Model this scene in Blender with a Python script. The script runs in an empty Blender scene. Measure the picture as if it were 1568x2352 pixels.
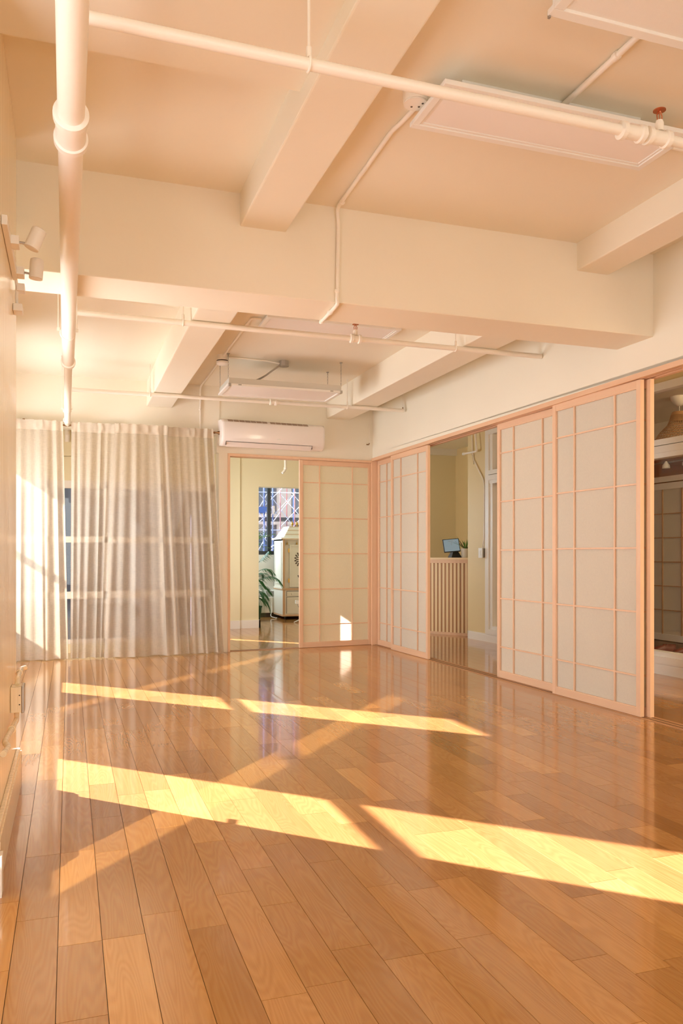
import bpy, bmesh, math, random
from mathutils import Vector, Matrix
R = random.Random(7)
C = bpy.context.scene.collection
SC = bpy.context.scene

# ------------------------------------------------------------------ camera, light, exposure
YAW = math.radians(18.85)
cam_d = bpy.data.cameras.new('camera'); cam = bpy.data.objects.new('camera', cam_d); C.objects.link(cam)
cam.location = (0, 0, 1.1); cam.rotation_euler = (math.pi / 2, 0, -YAW)
cam_d.sensor_fit = 'HORIZONTAL'; cam_d.sensor_width = 24.0; cam_d.lens = 24.0 * 1830 / 1568
cam_d.shift_y = 98 / 1568.0
cam_d.clip_start = 0.02; cam_d.clip_end = 200
SC.camera = cam

SC.view_settings.view_transform = 'Standard'; SC.view_settings.look = 'None'
SC.view_settings.exposure = 0.04; SC.view_settings.gamma = 1.0
SC.view_settings.use_curve_mapping = False
SC.cycles.use_denoising = True
SC.cycles.max_bounces = 12; SC.cycles.diffuse_bounces = 6; SC.cycles.glossy_bounces = 5
SC.cycles.transmission_bounces = 6; SC.cycles.transparent_max_bounces = 16
SC.cycles.sample_clamp_indirect = 6.0
SC.cycles.caustics_reflective = False; SC.cycles.caustics_refractive = False

world = bpy.data.worlds.new('sky'); SC.world = world; world.use_nodes = True
wb = world.node_tree.nodes['Background']
wb.inputs[0].default_value = (0.74, 0.86, 1.0, 1); wb.inputs[1].default_value = 1.7

def sun(name, direction, energy, color, angle=0.009):
    l = bpy.data.lights.new(name, 'SUN'); l.energy = energy; l.color = color; l.angle = angle
    o = bpy.data.objects.new(name, l); C.objects.link(o)
    o.rotation_euler = Vector(direction).to_track_quat('-Z', 'Y').to_euler(); o.location = (-6, 6, 8)
    return o
sun('sun', (0.7071, -0.7071, -0.467), 42.0, (1.0, 0.87, 1.08))                 # low sun from beyond the left wall
sun('facade_glint', (0.657, 0.754, -0.434), 9.0, (1.0, 0.90, 0.76), 0.012)      # the same sun thrown back by the glass fronts over the street

def area(name, loc, direction, sx, sy, power, color):
    l = bpy.data.lights.new(name, 'AREA'); l.shape = 'RECTANGLE'; l.size = sx; l.size_y = sy
    l.energy = power; l.color = color
    o = bpy.data.objects.new(name, l); C.objects.link(o); o.location = loc
    o.rotation_euler = Vector(direction).to_track_quat('-Z', 'Y').to_euler()
    return o
area('rear_fill', (1.5, -2.7, 1.5), (0, 1, 0.28), 3.8, 2.4, 90, (0.92, 0.99, 1.0))  # added fill behind the camera; the rear wall has no window
area('daylight_window_near', (-1.4, 2.0, 1.5), (1, 0, 0.15), 1.3, 2.0, 20, (0.93, 0.97, 1.0))
area('daylight_window_mid', (-1.4, 5.1, 1.3), (1, 0, 0.0), 1.3, 1.8, 74, (0.93, 0.97, 1.0))
area('daylight_window_far', (-1.4, 7.9, 1.5), (1, 0, 0.05), 1.3, 2.0, 118, (0.93, 0.97, 1.0))
area('hall_fill', (4.4, 0.2, 1.6), (0.05, 1, 0), 1.2, 1.8, 85, (1.0, 0.86, 0.64))  # added warm fill that brightens the hall
area('back_room_daylight', (1.70, 10.5, 1.45), (1, 0.1, 0), 1.6, 2.0, 40, (0.90, 0.97, 1.0))
area('far_window_daylight', (2.45, 13.88, 1.85), (0.75, -0.7, -0.1), 0.9, 1.3, 60, (0.68, 0.86, 1.0))
area('lounge_fill', (6.3, 4.2, 2.6), (0.1, 0.9, -0.6), 1.2, 0.8, 70, (1.0, 0.80, 0.50))  # added warm lamp to lift the dark room behind the glazing

# ------------------------------------------------------------------ materials
def mat(name, color, rough=0.6, metal=0.0, spec=0.5, coat=0.0):
    m = bpy.data.materials.new(name); m.use_nodes = True
    b = m.node_tree.nodes['Principled BSDF']
    b.inputs['Base Color'].default_value = (*color, 1); b.inputs['Roughness'].default_value = rough
    b.inputs['Metallic'].default_value = metal; b.inputs['Specular IOR Level'].default_value = spec
    b.inputs['Coat Weight'].default_value = coat
    return m
def N(m, t, **kw):
    n = m.node_tree.nodes.new(t)
    for k, v in kw.items(): setattr(n, k, v)
    return n
def L(m, a, b): m.node_tree.links.new(a, b)
def bsdf(m): return m.node_tree.nodes['Principled BSDF']

def paint(name, color, rough=0.55, bump=0.04, scale=60, var=0.03):
    m = mat(name, color, rough)
    tc = N(m, 'ShaderNodeTexCoord'); no = N(m, 'ShaderNodeTexNoise'); no.inputs['Scale'].default_value = scale
    no.inputs['Detail'].default_value = 3
    L(m, tc.outputs['Object'], no.inputs['Vector'])
    bu = N(m, 'ShaderNodeBump'); bu.inputs['Strength'].default_value = bump; bu.inputs['Distance'].default_value = 0.01
    L(m, no.outputs['Fac'], bu.inputs['Height']); L(m, bu.outputs['Normal'], bsdf(m).inputs['Normal'])
    n2 = N(m, 'ShaderNodeTexNoise'); n2.inputs['Scale'].default_value = 1.7; L(m, tc.outputs['Object'], n2.inputs['Vector'])
    mx = N(m, 'ShaderNodeMix', data_type='RGBA')
    mx.inputs[6].default_value = tuple(c * (1 - var) for c in color) + (1,)
    mx.inputs[7].default_value = tuple(min(1, c * (1 + var)) for c in color) + (1,)
    L(m, n2.outputs['Fac'], mx.inputs[0]); L(m, mx.outputs[2], bsdf(m).inputs['Base Color'])
    return m

def brushed_paint(name, color):
    """thick gloss paint with upright brush marks"""
    m = mat(name, color, 0.22, coat=0.2)
    tc = N(m, 'ShaderNodeTexCoord'); mp = N(m, 'ShaderNodeMapping'); mp.inputs['Scale'].default_value = (28, 28, 0.9)
    no = N(m, 'ShaderNodeTexNoise'); no.inputs['Scale'].default_value = 1.0; no.inputs['Detail'].default_value = 3
    L(m, tc.outputs['Object'], mp.inputs['Vector']); L(m, mp.outputs['Vector'], no.inputs['Vector'])
    bu = N(m, 'ShaderNodeBump'); bu.inputs['Strength'].default_value = 0.22; bu.inputs['Distance'].default_value = 0.02
    L(m, no.outputs['Fac'], bu.inputs['Height']); L(m, bu.outputs['Normal'], bsdf(m).inputs['Normal'])
    return m

def wood(name, c1, c2, rough=0.45, axis=2, scale=9.0):
    m = mat(name, c1, rough)
    tc = N(m, 'ShaderNodeTexCoord'); mp = N(m, 'ShaderNodeMapping')
    s = [scale * 3] * 3; s[axis] = scale * 0.16; mp.inputs['Scale'].default_value = s
    no = N(m, 'ShaderNodeTexNoise'); no.inputs['Scale'].default_value = 1.0; no.inputs['Detail'].default_value = 4
    L(m, tc.outputs['Object'], mp.inputs['Vector']); L(m, mp.outputs['Vector'], no.inputs['Vector'])
    mx = N(m, 'ShaderNodeMix', data_type='RGBA'); mx.inputs[6].default_value = (*c1, 1); mx.inputs[7].default_value = (*c2, 1)
    L(m, no.outputs['Fac'], mx.inputs[0]); L(m, mx.outputs[2], bsdf(m).inputs['Base Color'])
    return m

def floor_material():
    m = mat('oak_planks', (0.5, 0.25, 0.09), 0.2, coat=0.3)
    b = bsdf(m)
    at = N(m, 'ShaderNodeAttribute', attribute_name='plank')
    tc = N(m, 'ShaderNodeTexCoord')
    off = N(m, 'ShaderNodeVectorMath', operation='SCALE'); off.inputs['Scale'].default_value = 37.0
    L(m, at.outputs['Color'], off.inputs[0])
    ad = N(m, 'ShaderNodeVectorMath', operation='ADD'); L(m, tc.outputs['Object'], ad.inputs[0]); L(m, off.outputs[0], ad.inputs[1])
    mp = N(m, 'ShaderNodeMapping'); mp.inputs['Scale'].default_value = (10.0, 1.1, 10.0); L(m, ad.outputs[0], mp.inputs['Vector'])
    no = N(m, 'ShaderNodeTexNoise'); no.inputs['Scale'].default_value = 1.0; no.inputs['Detail'].default_value = 1.5
    no.inputs['Distortion'].default_value = 0.5
    L(m, mp.outputs['Vector'], no.inputs['Vector'])
    mu = N(m, 'ShaderNodeMath', operation='MULTIPLY'); mu.inputs[1].default_value = 140.0; L(m, no.outputs['Fac'], mu.inputs[0])
    si = N(m, 'ShaderNodeMath', operation='SINE'); L(m, mu.outputs[0], si.inputs[0])
    mp2 = N(m, 'ShaderNodeMapping'); mp2.inputs['Scale'].default_value = (240.0, 7.0, 240.0); L(m, ad.outputs[0], mp2.inputs['Vector'])
    n2 = N(m, 'ShaderNodeTexNoise'); n2.inputs['Scale'].default_value = 1.0; n2.inputs['Detail'].default_value = 3; L(m, mp2.outputs['Vector'], n2.inputs['Vector'])
    mr = N(m, 'ShaderNodeMapRange'); mr.inputs['From Min'].default_value = -1; mr.inputs['From Max'].default_value = 1
    mr.inputs['To Min'].default_value = 0.0; mr.inputs['To Max'].default_value = 0.28; L(m, si.outputs[0], mr.inputs['Value'])
    m2 = N(m, 'ShaderNodeMath', operation='MULTIPLY_ADD'); m2.inputs[1].default_value = 0.5; L(m, n2.outputs['Fac'], m2.inputs[0]); L(m, mr.outputs[0], m2.inputs[2])
    mx = N(m, 'ShaderNodeMix', data_type='RGBA'); mx.inputs[6].default_value = (0.505, 0.25, 0.074, 1); mx.inputs[7].default_value = (0.355, 0.142, 0.031, 1)
    L(m, m2.outputs[0], mx.inputs[0])
    # one tone per board
    sp = N(m, 'ShaderNodeSeparateColor'); L(m, at.outputs['Color'], sp.inputs['Color'])
    cr = N(m, 'ShaderNodeValToRGB'); e = cr.color_ramp.elements
    e[0].position = 0.0; e[0].color = (0.78, 0.74, 0.70, 1); e[1].position = 1.0; e[1].color = (1.25, 1.3, 1.32, 1)
    x = cr.color_ramp.elements.new(0.3); x.color = (0.92, 0.9, 0.88, 1)
    x = cr.color_ramp.elements.new(0.8); x.color = (1.05, 1.04, 1.03, 1)
    L(m, sp.outputs['Red'], cr.inputs['Fac'])
    ml = N(m, 'ShaderNodeMix', data_type='RGBA', blend_type='MULTIPLY'); ml.inputs[0].default_value = 1.0
    L(m, mx.outputs[2], ml.inputs[6]); L(m, cr.outputs['Color'], ml.inputs[7])
    L(m, ml.outputs[2], b.inputs['Base Color'])
    n3 = N(m, 'ShaderNodeTexNoise'); n3.inputs['Scale'].default_value = 5.0; n3.inputs['Detail'].default_value = 4; L(m, ad.outputs[0], n3.inputs['Vector'])
    r = N(m, 'ShaderNodeMapRange'); r.inputs['To Min'].default_value = 0.10; r.inputs['To Max'].default_value = 0.17
    L(m, n3.outputs['Fac'], r.inputs['Value']); L(m, r.outputs[0], b.inputs['Roughness'])
    bu = N(m, 'ShaderNodeBump'); bu.inputs['Strength'].default_value = 0.02; bu.inputs['Distance'].default_value = 0.003
    n4 = N(m, 'ShaderNodeTexNoise'); n4.inputs['Scale'].default_value = 14.0; L(m, ad.outputs[0], n4.inputs['Vector'])
    L(m, n4.outputs['Fac'], bu.inputs['Height']); L(m, bu.outputs['Normal'], b.inputs['Normal'])
    return m

def cloth_material(name, color, transp=0.25, trans=0.40):
    m = bpy.data.materials.new(name); m.use_nodes = True; nt = m.node_tree; nt.nodes.clear()
    out = N(m, 'ShaderNodeOutputMaterial'); d = N(m, 'ShaderNodeBsdfDiffuse'); t = N(m, 'ShaderNodeBsdfTranslucent'); tr = N(m, 'ShaderNodeBsdfTransparent')
    tc = N(m, 'ShaderNodeTexCoord')
    a = N(m, 'ShaderNodeMapping'); a.inputs['Scale'].default_value = (260, 260, 22); L(m, tc.outputs['Object'], a.inputs['Vector'])
    c = N(m, 'ShaderNodeMapping'); c.inputs['Scale'].default_value = (22, 22, 300); L(m, tc.outputs['Object'], c.inputs['Vector'])
    n1 = N(m, 'ShaderNodeTexNoise'); n1.inputs['Scale'].default_value = 1; L(m, a.outputs[0], n1.inputs['Vector'])
    n2 = N(m, 'ShaderNodeTexNoise'); n2.inputs['Scale'].default_value = 1; L(m, c.outputs[0], n2.inputs['Vector'])
    ad = N(m, 'ShaderNodeMath', operation='ADD'); L(m, n1.outputs['Fac'], ad.inputs[0]); L(m, n2.outputs['Fac'], ad.inputs[1])
    mr = N(m, 'ShaderNodeMapRange'); mr.inputs['From Min'].default_value = 0.45; mr.inputs['From Max'].default_value = 1.55; L(m, ad.outputs[0], mr.inputs['Value'])
    mx = N(m, 'ShaderNodeMix', data_type='RGBA'); mx.inputs[6].default_value = tuple(x * 0.86 for x in color) + (1,); mx.inputs[7].default_value = tuple(min(1, x * 1.04) for x in color) + (1,)
    L(m, mr.outputs[0], mx.inputs[0]); L(m, mx.outputs[2], d.inputs['Color']); L(m, mx.outputs[2], t.inputs['Color'])
    m1 = N(m, 'ShaderNodeMixShader'); m1.inputs[0].default_value = trans; L(m, d.outputs[0], m1.inputs[1]); L(m, t.outputs[0], m1.inputs[2])
    f = N(m, 'ShaderNodeMapRange'); f.inputs['To Min'].default_value = transp * 1.3; f.inputs['To Max'].default_value = transp * 0.7; L(m, mr.outputs[0], f.inputs['Value'])
    m2 = N(m, 'ShaderNodeMixShader'); L(m, f.outputs[0], m2.inputs[0]); L(m, m1.outputs[0], m2.inputs[1]); L(m, tr.outputs[0], m2.inputs[2])
    L(m, m2.outputs[0], out.inputs['Surface'])
    return m

def paper_material(name, color, trans=0.33):
    m = bpy.data.materials.new(name); m.use_nodes = True; nt = m.node_tree; nt.nodes.clear()
    out = N(m, 'ShaderNodeOutputMaterial'); d = N(m, 'ShaderNodeBsdfDiffuse'); t = N(m, 'ShaderNodeBsdfTranslucent')
    tc = N(m, 'ShaderNodeTexCoord'); n1 = N(m, 'ShaderNodeTexNoise'); n1.inputs['Scale'].default_value = 90; n1.inputs['Detail'].default_value = 4
    L(m, tc.outputs['Object'], n1.inputs['Vector'])
    mx = N(m, 'ShaderNodeMix', data_type='RGBA'); mx.inputs[6].default_value = tuple(x * 0.95 for x in color) + (1,); mx.inputs[7].default_value = tuple(min(1, x * 1.04) for x in color) + (1,)
    L(m, n1.outputs['Fac'], mx.inputs[0]); L(m, mx.outputs[2], d.inputs['Color']); L(m, mx.outputs[2], t.inputs['Color'])
    m1 = N(m, 'ShaderNodeMixShader'); m1.inputs[0].default_value = trans; L(m, d.outputs[0], m1.inputs[1]); L(m, t.outputs[0], m1.inputs[2])
    L(m, m1.outputs[0], out.inputs['Surface'])
    return m

def glass_material(name, tint=(1, 1, 1), refl=0.08):
    m = bpy.data.materials.new(name); m.use_nodes = True; nt = m.node_tree; nt.nodes.clear()
    out = N(m, 'ShaderNodeOutputMaterial'); t = N(m, 'ShaderNodeBsdfTransparent'); g = N(m, 'ShaderNodeBsdfGlossy')
    t.inputs['Color'].default_value = (*tint, 1); g.inputs['Roughness'].default_value = 0.01
    lw = N(m, 'ShaderNodeLayerWeight'); lw.inputs['Blend'].default_value = 0.5
    pw = N(m, 'ShaderNodeMath', operation='POWER'); pw.inputs[1].default_value = 5.0; L(m, lw.outputs['Facing'], pw.inputs[0])
    ma = N(m, 'ShaderNodeMath', operation='MULTIPLY_ADD'); ma.inputs[1].default_value = 0.9; ma.inputs[2].default_value = refl * 0.5; L(m, pw.outputs[0], ma.inputs[0])
    mx = N(m, 'ShaderNodeMixShader'); L(m, ma.outputs[0], mx.inputs[0]); L(m, t.outputs[0], mx.inputs[1]); L(m, g.outputs[0], mx.inputs[2])
    L(m, mx.outputs[0], out.inputs['Surface'])
    return m

M = dict(
    wall=paint('cream_wall_paint', (0.848, 0.80, 0.668)),
    ceil=paint('cream_ceiling_paint', (0.848, 0.785, 0.645), bump=0.06, scale=40),
    pier=brushed_paint('glossy_cream_paint', (0.86, 0.75, 0.54)),
    yellow=paint('pale_yellow_paint', (0.82, 0.735, 0.49)),
    hall=paint('hall_yellow_paint', (0.78, 0.63, 0.34)),
    trim=paint('white_trim_paint', (0.86, 0.82, 0.75), rough=0.4, bump=0.02),
    pipe=paint('painted_iron', (0.88, 0.82, 0.72), rough=0.38, bump=0.12, scale=45),
    hemlock=wood('pale_cypress_upright', (0.82, 0.585, 0.40), (0.74, 0.47, 0.29), axis=2),
    hemlock_h=wood('pale_cypress_level', (0.80, 0.55, 0.36), (0.70, 0.42, 0.25), axis=1),
    track=wood('cypress_sill', (0.55, 0.30, 0.14), (0.4, 0.2, 0.08), axis=1),
    groove=mat('dark_groove', (0.09, 0.045, 0.02), 0.7),
    paper=paper_material('rice_paper', (0.85, 0.80, 0.685)),
    paper_b=paper_material('rice_paper_backlit', (0.87, 0.81, 0.65), 0.5),
    cloth=cloth_material('linen', (0.74, 0.655, 0.535)),
    heading=cloth_material('linen_folded', (0.70, 0.61, 0.485), 0.01, 0.20),
    floor=floor_material(),
    subfloor=mat('floor_gap', (0.06, 0.025, 0.008), 0.6),
    white_metal=mat('white_enamel', (0.84, 0.81, 0.75), 0.35),
    ac=mat('white_gloss_plastic', (0.88, 0.82, 0.78), 0.18, coat=0.3),
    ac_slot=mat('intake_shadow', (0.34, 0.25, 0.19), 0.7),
    light_side=mat('grey_enamel', (0.60, 0.57, 0.49), 0.4),
    slot=mat('dark_slot', (0.10, 0.07, 0.05), 0.7),
    diffuser=paint('prismatic_diffuser', (0.86, 0.82, 0.76), rough=0.3, bump=0.25, scale=420, var=0.01),
    bronze=mat('antique_bronze', (0.30, 0.17, 0.08), 0.35, 0.9),
    copper=mat('copper', (0.55, 0.20, 0.09), 0.3, 0.9),
    steel=mat('dull_steel', (0.45, 0.42, 0.37), 0.4, 0.8),
    cable=mat('grey_cable', (0.36, 0.32, 0.26), 0.5),
    black=mat('black_metal', (0.02, 0.022, 0.027), 0.4),
    black_plastic=mat('black_plastic', (0.015, 0.015, 0.016), 0.45),
    glass=glass_material('window_glass', (0.98, 0.99, 1.0)),
    glass_d=glass_material('interior_glass', (0.95, 0.94, 0.92)),
    gold=mat('brass', (0.62, 0.38, 0.10), 0.3, 0.9),
    shrine=paint('cream_lacquer', (0.80, 0.74, 0.62), rough=0.3, bump=0.01),
    shrine_edge=wood('pink_oak_edge', (0.70, 0.45, 0.27), (0.60, 0.36, 0.2), axis=2),
    leaf=mat('palm_green', (0.035, 0.15, 0.045), 0.45),
    leaf2=mat('light_leaf_green', (0.12, 0.30, 0.05), 0.45),
    stem=mat('stem_green', (0.10, 0.17, 0.04), 0.6),
    leaf_red=mat('burgundy_leaf', (0.16, 0.045, 0.03), 0.45),
    pot_green=mat('green_glazed_pot', (0.03, 0.10, 0.075), 0.45),
    pot_white=mat('white_ceramic', (0.80, 0.74, 0.64), 0.35),
    soil=mat('soil', (0.04, 0.025, 0.015), 0.9),
    slat=wood('pale_slat', (0.88, 0.71, 0.46), (0.82, 0.64, 0.38), axis=2),
    slat_back=wood('counter_backing', (0.50, 0.28, 0.14), (0.44, 0.23, 0.11), axis=2),
    screen=mat('tablet_screen', (0.02, 0.03, 0.04), 0.2),
    basket=mat('rattan', (0.42, 0.22, 0.09), 0.7),
    russet=paint('russet_wall_paint', (0.26, 0.09, 0.03)),
    dark_floor=wood('dark_floorboards', (0.12, 0.06, 0.025), (0.08, 0.04, 0.015), axis=1),
    shoe=mat('russet_leather', (0.16, 0.035, 0.02), 0.45),
    stone=paint('street_limestone', (0.70, 0.58, 0.45), bump=0.1, scale=8),
    brick=paint('street_dark_front', (0.16, 0.17, 0.19), bump=0.1, scale=8),
    shopglass=mat('street_dark_glass', (0.06, 0.09, 0.11), 0.15),
    red=mat('red_scaffold', (0.42, 0.13, 0.14), 0.6),
    blue=mat('blue_scaffold', (0.08, 0.16, 0.40), 0.6),
    galv=mat('galvanised_tube', (0.5, 0.55, 0.6), 0.5),
    asphalt=mat('asphalt', (0.22, 0.22, 0.23), 0.8),
)
# the lit face of the tablet
sb = bsdf(M['screen']); sb.inputs['Emission Color'].default_value = (0.40, 0.50, 0.53, 1); sb.inputs['Emission Strength'].default_value = 0.5

# ------------------------------------------------------------------ mesh helpers
def new(): return bmesh.new()
def box(bm, x0, x1, y0, y1, z0, z1, mx=None, bev=0.0):
    vs = [Vector((x, y, z)) for x in (x0, x1) for y in (y0, y1) for z in (z0, z1)]
    if mx: vs = [mx @ v for v in vs]
    v = [bm.verts.new(p) for p in vs]
    fs = [bm.faces.new([v[i] for i in q]) for q in ((0, 1, 3, 2), (4, 6, 7, 5), (0, 4, 5, 1), (2, 3, 7, 6), (0, 2, 6, 4), (1, 5, 7, 3))]
    if bev:
        es = list({e for f in fs for e in f.edges})
        bmesh.ops.bevel(bm, geom=es, offset=bev, segments=2, affect='EDGES', profile=0.6)
def hexa(bm, pts):
    """eight points: bottom four in order, then the top four above them"""
    v = [bm.verts.new(p) for p in pts]
    for q in ((3, 2, 1, 0), (4, 5, 6, 7), (0, 1, 5, 4), (1, 2, 6, 5), (2, 3, 7, 6), (3, 0, 4, 7)): bm.faces.new([v[i] for i in q])
def prism(bm, poly, z0, z1):
    a = [bm.verts.new((x, y, z0)) for x, y in poly]; b = [bm.verts.new((x, y, z1)) for x, y in poly]; n = len(poly)
    bm.faces.new(a[::-1]); bm.faces.new(b)
    for i in range(n): bm.faces.new((a[i], a[(i + 1) % n], b[(i + 1) % n], b[i]))
def round_path(pts, rad, seg=5):
    pts = [Vector(p) for p in pts]; out = [pts[0]]
    for i in range(1, len(pts) - 1):
        a, b, c = pts[i - 1], pts[i], pts[i + 1]
        u = (a - b); w = (c - b); r = min(rad, u.length * 0.45, w.length * 0.45)
        p, q = b + u.normalized() * r, b + w.normalized() * r
        for k in range(seg + 1):
            t = k / seg; out.append(p.lerp(b, t).lerp(b.lerp(q, t), t))
    out.append(pts[-1]); return out
def tube(bm, pts, r, seg=12, caps=True, bend=0.0, radii=None):
    if bend: pts = round_path(pts, bend)
    pts = [Vector(p) for p in pts]; n = len(pts); rings = []
    t0 = (pts[1] - pts[0]).normalized(); up = Vector((0, 0, 1)) if abs(t0.z) < 0.9 else Vector((1, 0, 0))
    side = t0.cross(up).normalized()
    for i, p in enumerate(pts):
        t = (pts[min(i + 1, n - 1)] - pts[max(i - 1, 0)])
        t = t.normalized() if t.length > 1e-9 else t0
        side = (side - t * side.dot(t)).normalized(); w = t.cross(side)
        rr = radii[i] if radii else r
        rings.append([bm.verts.new(p + (side * math.cos(a) + w * math.sin(a)) * rr) for a in [2 * math.pi * k / seg for k in range(seg)]])
    for a, b in zip(rings, rings[1:]):
        for k in range(seg): bm.faces.new((a[k], a[(k + 1) % seg], b[(k + 1) % seg], b[k]))
    if caps: bm.faces.new(rings[0][::-1]); bm.faces.new(rings[-1])
def lathe(bm, prof, mx=None, seg=24, cap=True):
    """prof: (radius, height) pairs from bottom to top about the local z axis"""
    rings = []
    for r, z in prof:
        ring = []
        for k in range(seg):
            a = 2 * math.pi * k / seg; p = Vector((r * math.cos(a), r * math.sin(a), z)); ring.append(bm.verts.new(mx @ p if mx else p))
        rings.append(ring)
    for a, b in zip(rings, rings[1:]):
        for k in range(seg): bm.faces.new((a[k], a[(k + 1) % seg], b[(k + 1) % seg], b[k]))
    if cap:
        if prof[0][0] > 1e-6: bm.faces.new(rings[0][::-1])
        if prof[-1][0] > 1e-6: bm.faces.new(rings[-1])
def torus(bm, mx, R0, r, seg=24, s2=8):
    vs = []
    for i in range(seg):
        a = 2 * math.pi * i / seg
        vs.append([bm.verts.new(mx @ Vector(((R0 + r * math.cos(b)) * math.cos(a), (R0 + r * math.cos(b)) * math.sin(a), r * math.sin(b)))) for b in [2 * math.pi * j / s2 for j in range(s2)]])
    for i in range(seg):
        for j in range(s2): bm.faces.new((vs[i][j], vs[(i + 1) % seg][j], vs[(i + 1) % seg][(j + 1) % s2], vs[i][(j + 1) % s2]))
def axis_matrix(loc, direction):
    return Matrix.Translation(loc) @ Vector(direction).to_track_quat('Z', 'Y').to_matrix().to_4x4()

def obj(name, bm, material, parent=None, smooth=False):
    bmesh.ops.recalc_face_normals(bm, faces=bm.faces[:])
    me = bpy.data.meshes.new(name); bm.to_mesh(me); bm.free()
    if smooth:
        for p in me.polygons: p.use_smooth = True
        try: me.set_sharp_from_angle(angle=math.radians(40))
        except Exception: pass
    me.materials.append(material)
    o = bpy.data.objects.new(name, me); C.objects.link(o)
    if parent:
        o.parent = parent
        o.matrix_parent_inverse = Matrix.Translation(-parent.location) if parent.type == 'EMPTY' and parent.rotation_euler.z == 0 else Matrix.Identity(4)
    return o
def thing(name, label, cat, loc=(0, 0, 0), rz=0.0, group=None, local=False):
    """Empty at the thing's base. Parts are modelled in world space unless local (then about the Empty itself)."""
    o = bpy.data.objects.new(name, None); C.objects.link(o); o.location = loc; o.rotation_euler = (0, 0, rz)
    o.empty_display_size = 0.1
    o['label'] = label; o['category'] = cat
    if group: o['group'] = group
    if local: o['_local'] = 1
    return o
def part(name, bm, material, parent, smooth=False):
    o = obj(name, bm, material, None, smooth); o.parent = parent
    root = parent
    while root.parent: root = root.parent
    if '_local' not in root and parent is root: o.matrix_parent_inverse = Matrix.Translation(-Vector(root.location))
    return o
def tag(o, label, cat, group=None):
    o['label'] = label; o['category'] = cat
    if group: o['group'] = group
    return o
def struct(name, bm, material, parent=None, smooth=False):
    o = obj(name, bm, material, None, smooth)
    if parent: o.parent = parent
    else: o['kind'] = 'structure'
    return o
def B(*a, mx=None, bev=0.0):
    bm = new(); box(bm, *a, mx=mx, bev=bev); return bm

# ------------------------------------------------------------------ wall frames (real walls run a little off square)
A = Vector((3.505, 9.09)); D = Vector((0.02883, -0.99958)); Mo = Vector((0.99958, 0.02883))
MR = Matrix(((D.x, Mo.x, 0, A.x), (D.y, Mo.y, 0, A.y), (0, 0, 1, 0), (0, 0, 0, 1)))          # (s along, n out into the hall, z)
E0 = Vector((1.717, 8.952)); EX = Vector((0.99703, 0.07695)); EQ = Vector((-0.07695, 0.99703))
MB = Matrix(((EX.x, EQ.x, 0, E0.x), (EX.y, EQ.y, 0, E0.y), (0, 0, 1, 0), (0, 0, 0, 1)))       # (along, out into the back room, z)
ROT_R = math.atan2(D.y, D.x); ROT_B = math.atan2(EX.y, EX.x)
HZ0, HZ1 = 2.237, 2.287                                                                      # the lintel rises a little towards the camera
def hz(s): return HZ0 + (HZ1 - HZ0) * s / 4.65

# ================================================================== STRUCTURE
# --- floor: one mesh of boards over a dark sub floor
def build_floor():
    root_bm = new(); box(root_bm, -1.4, 5.3, -3.2, 14.4, -0.06, -0.0035)
    root = struct('floor', root_bm, M['subfloor'])
    bm = new(); lay = bm.loops.layers.float_color.new('plank')
    W = 0.1195; g = 0.0009; x = -0.031 - W * 11
    while x < 5.25:
        y = -3.1 - R.random() * 0.9
        while y < 14.3:
            ln = R.choice((0.32, 0.42, 0.5, 0.6, 0.7, 0.82, 0.95)) * R.uniform(0.9, 1.1)
            y1 = y + ln
            v = [bm.verts.new(p) for p in ((x + g, y + g, 0), (x + W - g, y + g, 0), (x + W - g, y1 - g, 0), (x + g, y1 - g, 0))]
            lo = [bm.verts.new((p.co.x + dx, p.co.y + dy, -0.003)) for p, (dx, dy) in zip(v, ((-g*.6, -g*.6), (g*.6, -g*.6), (g*.6, g*.6), (-g*.6, g*.6)))]
            fs = [bm.faces.new(v)] + [bm.faces.new((v[i], lo[i], lo[(i + 1) % 4], v[(i + 1) % 4])) for i in range(4)]
            col = (R.random(), R.random(), R.random(), 1)
            for f in fs:
                for lp in f.loops: lp[lay] = col
            y = y1
        x += W
    struct('floorboards', bm, M['floor'], root)
build_floor()
bm = new(); box(bm, 5.3, 8.6, 3.0, 11.6, -0.06, 0.0); struct('floor.001', bm, M['dark_floor'])

# --- ceiling slabs
struct('ceiling', B(-1.3, 3.72, -3.2, 4.45, 3.08, 3.3), M['ceil'])
struct('ceiling.001', B(-1.3, 3.72, 4.45, 9.05, 2.995, 3.3), M['ceil'])
struct('ceiling.002', B(1.4, 8.7, 9.13, 14.4, 2.80, 3.3), M['wall'])
struct('ceiling.003', B(3.74, 8.7, -3.2, 9.13, 2.80, 3.3), M['wall'])
bm = new(); box(bm, -0.9, 0.89, 2.55, 3.116, 2.98, 3.08); struct('ceiling_drop', bm, M['ceil'])

# --- beams
def beam(x0, x1, y0, y1, z0, z1):
    bm = new(); box(bm, x0, x1, y0, y1, z0, z1, bev=0.008)
    struct('beam', bm, M['ceil'])
beam(-0.95, 3.68, 4.31, 4.67, 2.537, 3.1)            # deep cross beam
beam(0.885, 1.143, -3.2, 4.33, 2.90, 3.1)            # joists of the near bay
beam(3.052, 3.292, -3.2, 4.33, 2.905, 3.1)
beam(0.80, 1.07, 4.66, 8.97, 2.722, 3.02)            # joists of the far bay
beam(2.90, 3.195, 4.66, 9.06, 2.722, 3.02)

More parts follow.
